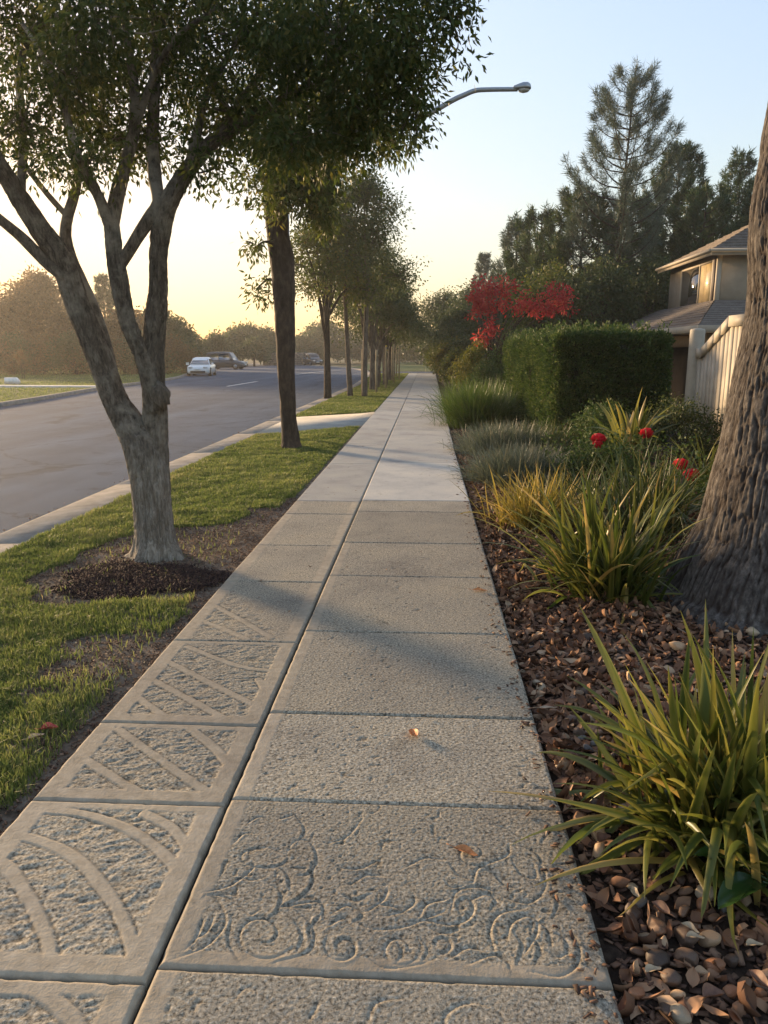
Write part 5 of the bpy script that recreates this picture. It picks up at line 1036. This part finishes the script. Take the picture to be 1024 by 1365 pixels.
# ------------------------------------------------------------------ house
M_STUCCO = plain("beige_stucco", (.31, .26, .195), .9, .15, 0, .12, 3, .35, 160)
M_TRIM = plain("cream_trim", (.36, .31, .24), .7, .3, 0, .08, 4)
M_PORCHSHADE = plain("painted_porch_shade", (.045, .036, .03), .9, .15, 0, .2, 3)  # shade under the porch put into the wall colour
M_DARKF = plain("dark_frame", (.05, .035, .028), .6, .3)
def roof_mat():
    m, nt, b = newmat("grey_shingles"); v = coords(nt, True); br = nt.nodes.new("ShaderNodeTexBrick"); nt.links.new(coords(nt, True, (1, 1, 1)), br.inputs[0])
    n = noise(nt, 3, 6, .7, v); n2 = noise(nt, 35, 4, .7, v); c = ramp(nt, n.outputs['Fac'], [(.3, (.10, .085, .075)), (.7, (.19, .165, .145))]); c2 = ramp(nt, n2.outputs['Fac'], [(.35, (.6, .58, .56)), (.65, (1.25, 1.2, 1.15))])
    nt.nodes.remove(br); nt.links.new(mixc(nt, 1, c.outputs[0], c2.outputs[0], 'MULTIPLY'), b.inputs['Base Color']); b.inputs['Roughness'].default_value = .9; bump(nt, b, n2.outputs['Fac'], .7, .02); return m
M_ROOF = roof_mat()
HO = np.array([9.92, 27.35, -.05])
house = thing("house", "beige two-storey house with grey shingled hip roofs behind the hedge and fence", "house", HO)
def shingled(mb, e0, e1, t0, t1, rows):
    """Roof slope from eave e0-e1 to top t0-t1 with stepped courses."""
    e0, e1, t0, t1 = map(lambda p: np.array(p, float), (e0, e1, t0, t1)); n = np.cross(e1 - e0, t0 - e0); n /= np.linalg.norm(n); n = n if n[2] > 0 else -n
    for k in range(rows):
        a, b = k / rows, min(1, (k + 1.25) / rows); A0, A1, B0, B1 = e0 + (t0 - e0) * a, e1 + (t1 - e1) * a, e0 + (t0 - e0) * b, e1 + (t1 - e1) * b
        mb.add([A0 + n * .035, A1 + n * .035, B1 + n * .002, B0 + n * .002, A0, A1], [(0, 1, 2, 3), (4, 5, 1, 0)])
w, d = 8.0, 5.2; zu0, zu1 = 2.9, 5.02
mb = MB(); mb.box(0, w, 0, d, zu0, zu1); mb.build("wall", M_STUCCO, house, smooth=False)
ov = .38; E = lambda x, y: (x, y, zu1 + .02); c = [(-ov, -ov), (w + ov, -ov), (w + ov, d + ov), (-ov, d + ov)]; rdg = d / 2 + ov; zr = zu1 + .02 + rdg * .52; r0, r1 = (-ov + rdg, d / 2, zr), (w + ov - rdg, d / 2, zr)
mb = MB(); shingled(mb, E(*c[0]), E(*c[1]), r0, r1, 13); shingled(mb, E(*c[3]), E(*c[0]), r0, r0, 13); shingled(mb, E(*c[2]), E(*c[3]), r1, r0, 13); shingled(mb, E(*c[1]), E(*c[2]), r1, r1, 13)
up = mb.build("roof", M_ROOF, house, smooth=False)
mb = MB(); f = .2
mb.box(-ov - .03, w + ov + .03, -ov - .03, -ov + .001, zu1 - f + .03, zu1 + .05); mb.box(-ov - .03, -ov + .001, -ov + .002, d + ov, zu1 - f + .03, zu1 + .05); mb.box(-ov + .002, w + ov, -ov + .003, -.003, zu1 - .06, zu1 - .03); mb.box(-ov + .002, -.003, 0, d + ov, zu1 - .061, zu1 - .031); mb.build("fascia", M_TRIM, up, smooth=False)
mb = MB(); mb.box(-.035, .02, -.025, .09, zu0, zu1 - .07); mb.box(-.02, .11, -.035, .02, zu0, zu1 - .07); mb.build("corner_board", M_TRIM, house, smooth=False)
def glass_mat():
    m, nt, b = newmat("window_glass"); b.inputs['Base Color'].default_value = (.02, .022, .024, 1); b.inputs['Roughness'].default_value = .04; b.inputs['Specular IOR Level'].default_value = 1.0
    b.inputs['IOR'].default_value = 1.9; v = coords(nt, True); bump(nt, b, noise(nt, 1.5, 2, .5, v).outputs['Fac'], .12, .05); return m
M_GLASS = glass_mat()
win = link("window", None, house)
y0, y1, za, zb = .42, 3.6, 3.32, 4.72
mb = MB(); mb.box(-.018, .012, 1.66, y1, za, zb); mb.build("pane", M_GLASS, win, smooth=False)
M_GOLDREFL = plain("painted_gold_reflection", (.50, .37, .18), .5, .5, 0, .35, 2.5); M_GOLDREFL.node_tree.nodes["Principled BSDF"].inputs['Coat Weight'].default_value = 1.0; M_GOLDREFL.node_tree.nodes["Principled BSDF"].inputs['Coat Roughness'].default_value = .04  # sunset reflection in the glass painted as a gold pane colour
mb = MB(); mb.box(-.018, .012, y0, 1.66, za, zb); mb.build("pane", M_GOLDREFL, win, smooth=False)
mb = MB()
for a, b_ in ((y0 - .09, y0), (y1, y1 + .09), (1.62, 1.70)): mb.box(-.05, .02, a, b_, za - .07, zb + .07)
mb.box(-.048, .02, y0, y1, zb, zb + .07); mb.box(-.048, .02, y0, y1, za - .07, za); mb.build("frame", M_TRIM, win, smooth=False)
mb = MB(); mb.box(-.06, .021, y0 - .30, y0 - .095, za - .2, zb + .12); mb.build("window_jamb", M_DARKF, win, smooth=False)  # dark jamb strip between the window and the house corner
mb = MB(); mb.tube([(-.46, -.43, zu1 - .02), (-.46, d + .4, zu1 - .02)], .055, 8); mb.tube([(-.44, -.46, zu1 - .02), (w + .4, -.46, zu1 - .02)], .055, 8); mb.build("gutter", M_TRIM, house)
# lower storey: hip skirt roof, porch beam, posts and recessed wall with the porch shade painted in
lx0, lx1, ly0, ly1 = 7.55 - HO[0], 8.5, 21.9 - HO[1], 6.2; ze, zt = 2.36, 3.42
mb = MB(); shingled(mb, (lx0, ly0, ze), (lx1, ly0, ze), (.0, -.02, zt), (lx1, -.02, zt), 14); shingled(mb, (lx0, ly1, ze), (lx0, ly0, ze), (-.02, ly1, zt), (-.02, 0, zt), 10); lo = mb.build("roof", M_ROOF, house, smooth=False)
mb = MB(); mb.box(lx0 - .03, lx1, ly0 - .03, ly0 + .001, ze - .17, ze + .03); mb.box(lx0 - .03, lx0 + .001, ly0 + .002, ly1, ze - .17, ze + .03); mb.box(lx0 + .002, lx1, ly0 + .002, -.1, ze - .1, ze - .07); mb.box(lx0 + .002, -.1, -.1, ly1, ze - .1, ze - .07); mb.build("fascia", M_TRIM, lo, smooth=False)
mb = MB(); mb.box(lx0 + .35, lx0 + .6, ly0 + .35, ly1, ze - .55, ze - .2, .01); mb.box(lx0 + .605, lx1, ly0 + .35, ly0 + .6, ze - .55, ze - .2, .01); mb.build("porch_beam", plain("brown_beam", (.16, .115, .07), .8, .2), house)
mb = MB(); mb.box(lx0 + 1.6, lx1, ly0 + 1.6, ly1, 0, ze - .1); mb.build("wall", M_PORCHSHADE, house, smooth=False)
for px_, py_ in ((lx0 + .36, ly0 + .36), (lx0 + .36, 1.0), (4.0, ly0 + .36)):
    mb = MB(); mb.box(px_, px_ + .2, py_, py_ + .2, 0, ze - .54, .012); mb.build("porch_post", M_STUCCO, house)
# fence
FX, FY = 4.32, 12.55
fence = thing("fence", "cream board fence with a stout end post beside the furrowed trunk", "fence", (FX, FY, -.05))
M_FENCE = plain("cream_fence_paint", (.34, .30, .24), .6, .3, 0, .2, 3, .15, 40)
mb = MB(); V = []
mb.tube([(0, 0, -.1), (0, 0, .5), (0, 0, 1.2), (0, 0, 1.96), (0, 0, 1.99), (0, 0, 2.0)], [.115, .115, .115, .115, .105, .05], 20); mb.build("post", M_FENCE, fence)
def topz(y): return 1.66 + .44 * np.clip((y - .35) / 1.0, 0, 1) ** 1.0
mb = MB(); y = .14; k = 0
while y < 8.0:
    z = float(topz(y + .07)) - .1; o = .006 * (k % 2); mb.box(-.015 + o, .012 + o, -(y + .142), -y, .06, z, .004); y += .15; k += 1
mb.build("boards", M_FENCE, fence)
mb = MB()
ys = [.13, .35, .6, .85, 1.1, 1.35, 1.9, 4, 8.0]
for a, b_ in zip(ys[:-1], ys[1:]):
    za, zb = float(topz(a)), float(topz(b_)); V = [(x, -yy, zz + dz) for yy, zz in ((a, za), (b_, zb)) for x in (-.05, .05) for dz in (-.12, .03)]
    mb.add(V, [(0, 1, 3, 2), (4, 6, 7, 5), (0, 4, 5, 1), (2, 3, 7, 6), (0, 2, 6, 4), (1, 5, 7, 3)])
mb.build("top_rail", M_FENCE, fence, smooth=False)
mb = MB(); mb.box(-.045, -.02, -8.0, -.14, .25, .36, .004); mb.build("lower_rail", M_FENCE, fence)
for y in (2.45, 4.9, 7.4): mb = MB(); mb.box(-.07, .05, -y - .06, -y + .06, -.05, 2.14, .008); mb.build("post", M_FENCE, fence)

# ------------------------------------------------------------------ cars
M_TYRE = plain("tyre_rubber", (.018, .018, .018), .85, .2); M_RIM = plain("wheel_rim", (.35, .35, .36), .35, .5, .8); M_CGL = glass_mat(); M_BLK = plain("black_plastic", (.015, .015, .016), .5, .4)
def car(label, X, Y, rz, paint, L, Wd, H, kind, tall=0.0, group=None):
    t = thing("parked_car", label, "car", (X, Y, -.1), rz, group)
    # stations along length (y = -L/2 front ... +L/2 rear): lower z, shoulder z, half width
    hood, belt = (.34 + tall * .3) * 1.0 + .42, .86 + tall * .35
    S_ = [(-.5, .30, .55 + tall * .2, .74), (-.475, .22, .66 + tall * .25, .86), (-.40, .18, hood + .03, .94), (-.22, .17, belt - .02, .97), (0, .17, belt, .98), (.22, .17, belt + .01, .98), (.40, .18, belt, .96), (.475, .22, belt - .06, .89), (.5, .32, belt - .2, .8)]
    mb = MB(); V = []; n = 10
    for y, zl, zs, hw in S_:
        w = hw * Wd / 2; prof = [(-w * .86, zl), (-w * .98, zl + .08), (-w, (zl + zs) * .5), (-w * .97, zs - .06), (-w * .86, zs), (w * .86, zs), (w * .97, zs - .06), (w, (zl + zs) * .5), (w * .98, zl + .08), (w * .86, zl)]
        V += [(x, y * L, z) for x, z in prof]
    q = [(i * n + j, i * n + (j + 1) % n, (i + 1) * n + (j + 1) % n, (i + 1) * n + j) for i in range(len(S_) - 1) for j in range(n)]
    e = (len(S_) - 1) * n; q += [(0, 9, 8, 1), (1, 8, 7, 2), (2, 7, 6, 3), (3, 6, 5, 4), (e + 1, e + 8, e + 9, e), (e + 2, e + 7, e + 8, e + 1), (e + 3, e + 6, e + 7, e + 2), (e + 4, e + 5, e + 6, e + 3)]
    mb.add(V, q)
    if kind == 'sedan': C_ = [(-.24, belt - .02, .80), (-.08, H - .04, .64), (.10, H, .64), (.24, H - .07, .62), (.42, belt + .02, .74)]
    else: C_ = [(-.26, belt, .84), (-.14, H - .08, .72), (.05, H, .74), (.30, H - .02, .73), (.44, H - .12, .70), (.485, belt, .80)]
    m2 = MB(); V = []; nn = 6
    for y, z, hw in C_:
        w = hw * Wd / 2; b0 = belt - .03; wb = .84 * Wd / 2
        V += [(-wb, y * L, b0), (-(w + (wb - w) * .06), y * L, max(b0 + .01, z - .05)), (-w * .82, y * L, max(b0 + .012, z)), (w * .82, y * L, max(b0 + .012, z)), (w + (wb - w) * .06, y * L, max(b0 + .01, z - .05)), (wb, y * L, b0)]
    q = [(i * nn + j, i * nn + j + 1, (i + 1) * nn + j + 1, (i + 1) * nn + j) for i in range(len(C_) - 1) for j in range(nn - 1)]
    m2.add(V, q); body = mb.build("body", paint, t)
    m2.build("roof", paint, t, smooth=True)
    def patch(name, pts, mat, off): # panel set proud of the cabin
        m = MB(); a = np.array(pts, float); nrm = np.cross(a[1] - a[0], a[2] - a[0]); nrm /= np.linalg.norm(nrm); cc = a.mean(0); nrm = nrm if nrm @ (cc - (0, 0, belt * .8)) > 0 else -nrm
        m.add(np.vstack([a + nrm * off, a - nrm * .02]), [(0, 1, 2, 3), (0, 1, 5, 4), (1, 2, 6, 5), (2, 3, 7, 6), (3, 0, 4, 7)]); m.build(name, mat, t, smooth=False)
    def lerp(a, b, u): return tuple(np.array(a) * (1 - u) + np.array(b) * u)
    f0, f1 = C_[0], C_[1]; w0, w1 = .78 * Wd / 2, f1[2] * Wd / 2 * .86
    A, B, C, D = (-w0, f0[0] * L + .04, belt + .03), (w0, f0[0] * L + .04, belt + .03), (w1, f1[0] * L - .0, f1[1] - .05), (-w1, f1[0] * L, f1[1] - .05); patch("windscreen", [A, B, C, D], M_CGL, .02)
    g0, g1 = C_[-1], C_[-2]; w1 = g1[2] * Wd / 2 * .84; patch("rear_window", [(-w0 * .95, g0[0] * L - .03, belt + .06), (w0 * .95, g0[0] * L - .03, belt + .06), (w1, g1[0] * L + .02, g1[1] - .06), (-w1, g1[0] * L + .02, g1[1] - .06)], M_CGL, .025)
    for sgn in (-1, 1):
        ya, yb = (f0[0] + .09) * L, (g0[0] - .10 if kind == 'sedan' else g0[0] - .05) * L; yt0, yt1 = (f1[0] + .01) * L, (g1[0] - .02) * L; wb = .825 * Wd / 2; wt = (C_[2][2]) * Wd / 2; zz = min(f1[1], g1[1]) - .08
        ym = (ya + yb) / 2
        patch("side_window", [(sgn * wb, ya, belt + .02), (sgn * wb, ym - .04, belt + .02), (sgn * (wt + .02), ym - .04, zz), (sgn * (wt + .02), yt0, zz)], M_CGL, .03); patch("side_window", [(sgn * wb, ym + .04, belt + .02), (sgn * wb, yb, belt + .02), (sgn * (wt + .02), yt1, zz), (sgn * (wt + .02), ym + .04, zz)], M_CGL, .03)
        mb = MB(); mb.box(sgn * .62 * Wd / 2 - .16, sgn * .62 * Wd / 2 + .16, -L * .5 - .015, -L * .5 + .16, hood - .16, hood - .03, .03); mb.build("headlight", plain("headlight_glass", (.6, .6, .58), .15, .6), t)
        mb = MB(); mb.box(sgn * .66 * Wd / 2 - .14, sgn * .66 * Wd / 2 + .14, L * .5 - .1, L * .5 + .012, belt - .3, belt - .14, .02); mb.build("tail_light", plain("tail_light_glass", (.25, .01, .01), .2, .5), t)
        mb = MB(); mb.box(sgn * Wd / 2 * .96, sgn * Wd / 2 * .96 + sgn * .16, -L * .2, -L * .2 + .1, belt, belt + .13, .03); mb.build("mirror", paint, t)
        for yy in (-.31, .30):
            wl_ = link("wheel", None, t, (sgn * Wd / 2 * .88, yy * L, .33)); a = np.linspace(0, 2 * math.pi, 29)
            mb = MB(); V, q2, t2 = tube([(-.11, 0, 0), (-.10, 0, 0), (.10, 0, 0), (.11, 0, 0)], [.27, .33, .33, .27], 28); mb.add(V, q2, t2); mb.build("tyre", M_TYRE, wl_)
            mb = MB(); xo = .115 * sgn; V, q2, t2 = tube([(xo - .01, 0, 0), (xo, 0, 0), (xo + .004 * sgn, 0, 0)], [.215, .21, .05], 20); mb.add(V, q2, t2); mb.build("rim", M_RIM, wl_)
    mb = MB(); mb.box(-.62 * Wd / 2, .62 * Wd / 2, -L * .5 - .02, -L * .5 + .1, .27, .42 + tall * .1, .02); mb.build("grille", M_BLK, t)
    mb = MB(); mb.box(-.7 * Wd / 2, .7 * Wd / 2, L * .5 - .1, L * .5 + .02, .28, .42, .02); mb.build("bumper", M_BLK, t)
    mb = MB(); mb.box(-.24, .24, -L * .5 - .03, -L * .5 + .02, .46, .57, .004); mb.build("number_plate", plain("plate", (.6, .6, .58), .5, .4), t)
    return t
def paint(name, c, metal=.0): return plain(name, c, .22, .6, metal, .03)
gx, gy = G(262, 501.5, -.1); car("small white car parked facing the camera on the far side of the street", gx, gy + 1.5, .14, paint("white_paint", (.72, .72, .70)), 4.2, 1.8, 1.42, 'sedan')
gx, gy = AT(302, 490, 84)[:2]; car("dark grey high-roofed car standing side-on beyond the white one", gx, gy, 1.45, paint("grey_paint", (.06, .065, .072), .3), 4.5, 1.85, 1.9, 'van', .35)
gx, gy = AT(417, 480, 112)[:2]; car("dark car parked at the end of the low stone wall far up the street", gx, gy, .5, paint("dark_paint", (.03, .03, .034), .2), 4.3, 1.8, 1.75, 'van', .2)
# low stone wall far up the street
wx, wy = AT(388, 484, 114)[:2]; sw = thing("stone_wall", "low wall of pale stone courses far up the street beside the dark car", "wall", (wx, wy, -.1)); r = R(570); mb = MB()
for row_ in range(7):
    x = -4.2 + (row_ % 2) * .3
    while x < 2.6:
        l = r.uniform(.5, 1.1); mb.box(x + .02, x + l - .02, -.25 + r.uniform(-.03, .03), .25, row_ * .27 + .01, row_ * .27 + .25, .04); x += l
mb.build("stones", plain("wall_stone", (.26, .21, .16), .9, .15, 0, .3, 1.2), sw); mb = MB(); mb.box(-4.2, 2.6, -.2, .2, 0, 1.88); mb.build("mortar", plain("wall_mortar", (.12, .10, .08), .9, .1), sw, smooth=False)
# utility box across the street
gx, gy = G(17, 512, 0); ub = thing("utility_box", "white slope-topped utility box on the lawn beside the far path", "utility box", (gx, gy, 0), .15); mb = MB()
pr = [(-.34, 0), (.34, 0), (.34, .16), (.20, .34), (-.34, .34)]; V = [(x, y, z) for y in (-.2, .2) for x, z in pr]; bm = bmesh.new(); vs = [bm.verts.new(v) for v in V]; bm.faces.new(vs[:5]); bm.faces.new(vs[9:4:-1])
for k in range(5): bm.faces.new((vs[k], vs[5 + k], vs[5 + (k + 1) % 5], vs[(k + 1) % 5]))
bmesh.ops.recalc_face_normals(bm, faces=bm.faces[:]); bmesh.ops.bevel(bm, geom=bm.edges[:], offset=.015, segments=2, affect='EDGES'); mb.bm(bm); M_WB = plain("white_cabinet", (.7, .7, .68), .5, .4); mb.build("cabinet", M_WB, ub, smooth=False)
mb = MB(); mb.box(-.28, .1, -.212, -.19, .04, .28, .004); mb.build("door", M_WB, ub); mb = MB(); mb.box(-.4, .4, -.26, .26, -.05, .015, .005); mb.build("base", M_KERB, ub)

# ------------------------------------------------------------------ trees across the street and at its far end
def far_tree(lab, x, ytop, D, cr, mat, n, seed, leaf, group, sq=.85, name="broadleaf_tree", th=None, cat="tree", per=26):
    X, Y, h = at_h(x, ytop, D); return broad_tree(name, lab, cat, X, Y, h, cr, th if th is not None else h * .22, .15, n, mat, seed, group, leaf, sq, 12, -.05, 1, None, .35, per=per)
GL = "trees and bushes across the street"
FT = [(40, 352, 70, 3.1, M_RUST, 15000, "tall rusty-leaved tree across the street with the sun behind its crown", 2.0), (-12, 392, 66, 2.9, M_RUST, 12000, "rusty bush mass at the picture's left edge across the street", .8), (92, 402, 66, 2.6, M_RUST, 11000, "rusty bush between the tall rusty tree and the pointed conifer", .6), (-60, 370, 68, 3.2, M_RUST, 10000, "rusty tree cut off by the picture's left edge", 1.5),
      (160, 412, 64, 2.5, M_RUST, 11000, "brown-leaved bush seen between the stems of the old tree", .5), (205, 405, 70, 2.6, M_FAR, 11000, "olive tree just right of the old tree's stems across the street", .8), (228, 424, 76, 2.2, M_LEAF3, 10000, "olive bush sloping down toward the white car", .5), (246, 440, 90, 2.0, M_FAR, 8000, "low brown-green bush directly behind the white car", .3), (285, 446, 104, 2.6, M_FAR, 8000, "low bush behind the dark grey car's tail", .3),
      (322, 434, 112, 3.2, M_LEAF3, 9000, "green roadside tree behind the dark grey car", 1.2), (352, 440, 118, 3.0, M_LEAF3, 9000, "green roadside tree left of the straight dark trunk", 1.6), (338, 452, 104, 1.6, M_LEAF3, 5000, "thin-stemmed young tree right of the dark grey car", 1.3), (407, 448, 135, 3.0, M_FAR, 7000, "hazy tree behind the stone wall", .8), (430, 432, 140, 4.2, M_FAR, 8000, "hazy tall tree at the bend of the street", 1.5), (460, 440, 150, 4.0, M_FAR, 8000, "hazy tree seen past the slim kerbside tree", 1.0), (495, 446, 160, 4.5, M_FAR, 8000, "hazy tree behind the row of street trees", 1.0), (530, 440, 150, 4.5, M_FAR, 8000, "dark tree closing the view behind the row's far end", .8), (562, 436, 120, 4.0, M_FAR, 8000, "dark tree mass closing the view above the end of the sidewalk", .6), (375, 452, 150, 4.5, M_FAR, 7000, "low hazy tree behind the straight dark trunk", .8)]
for k, (x, y, D, cr, mat, n, lab, th) in enumerate(FT): far_tree(lab, x, y, D, cr * 1.3, mat, int(n * 1.15), 700 + k, .10 + .0032 * D, GL, .85, th=th)
X, Y, h = at_h(137, 366, 76); conifer("pointed conifer rising between the old tree's stems across the street", X, Y, h, 2.4, .6, 730, M_PINE, 1.0, .5, GL, .4, .06, .6, .7)
GU = "dark undergrowth bushes along the far lawn"
for k, (x, y, D, cr) in enumerate([(-30, 440, 56, 2.2), (12, 445, 57, 2.0), (55, 447, 58, 2.2), (98, 444, 58, 2.1), (140, 448, 59, 2.0), (180, 447, 60, 2.0), (218, 452, 62, 2.0)]):
    far_tree("dark bush edging the far lawn, %s counted from the picture's left edge" % ["first", "second", "third", "fourth", "fifth", "sixth", "seventh"][k], x, y, D, cr * 1.45, M_FAR if k % 2 else M_RUST, 14000, 740 + k, .17, GU, .8, "bush", .15, "bush")
X, Y = G(30, 505); bt = broad_tree("sapling", "spindly orange-leaved sapling on the far lawn near the utility box", "tree", X, Y, 2.1, .55, .5, .03, 700, M_RUST, 760, None, .10, 1.1, 7, -.02, 2, None, .3, per=8)

# ------------------------------------------------------------------ evening haze
hz = MB(); hz.box(-75, 65, -14, 185, -1.3, 24); ho = hz.build("haze", None, smooth=False); struct(ho, "stuff")
hm = bpy.data.materials.new("haze"); hm.use_nodes = True; hn = hm.node_tree; hn.nodes.remove(hn.nodes["Principled BSDF"])
pv = hn.nodes.new("ShaderNodeVolumePrincipled"); pv.inputs['Color'].default_value = (.95, .94, .92, 1); pv.inputs['Density'].default_value = 0.0007; pv.inputs['Anisotropy'].default_value = 0.6
hn.links.new(pv.outputs[0], hn.nodes["Material Output"].inputs['Volume']); ho.data.materials.append(hm)
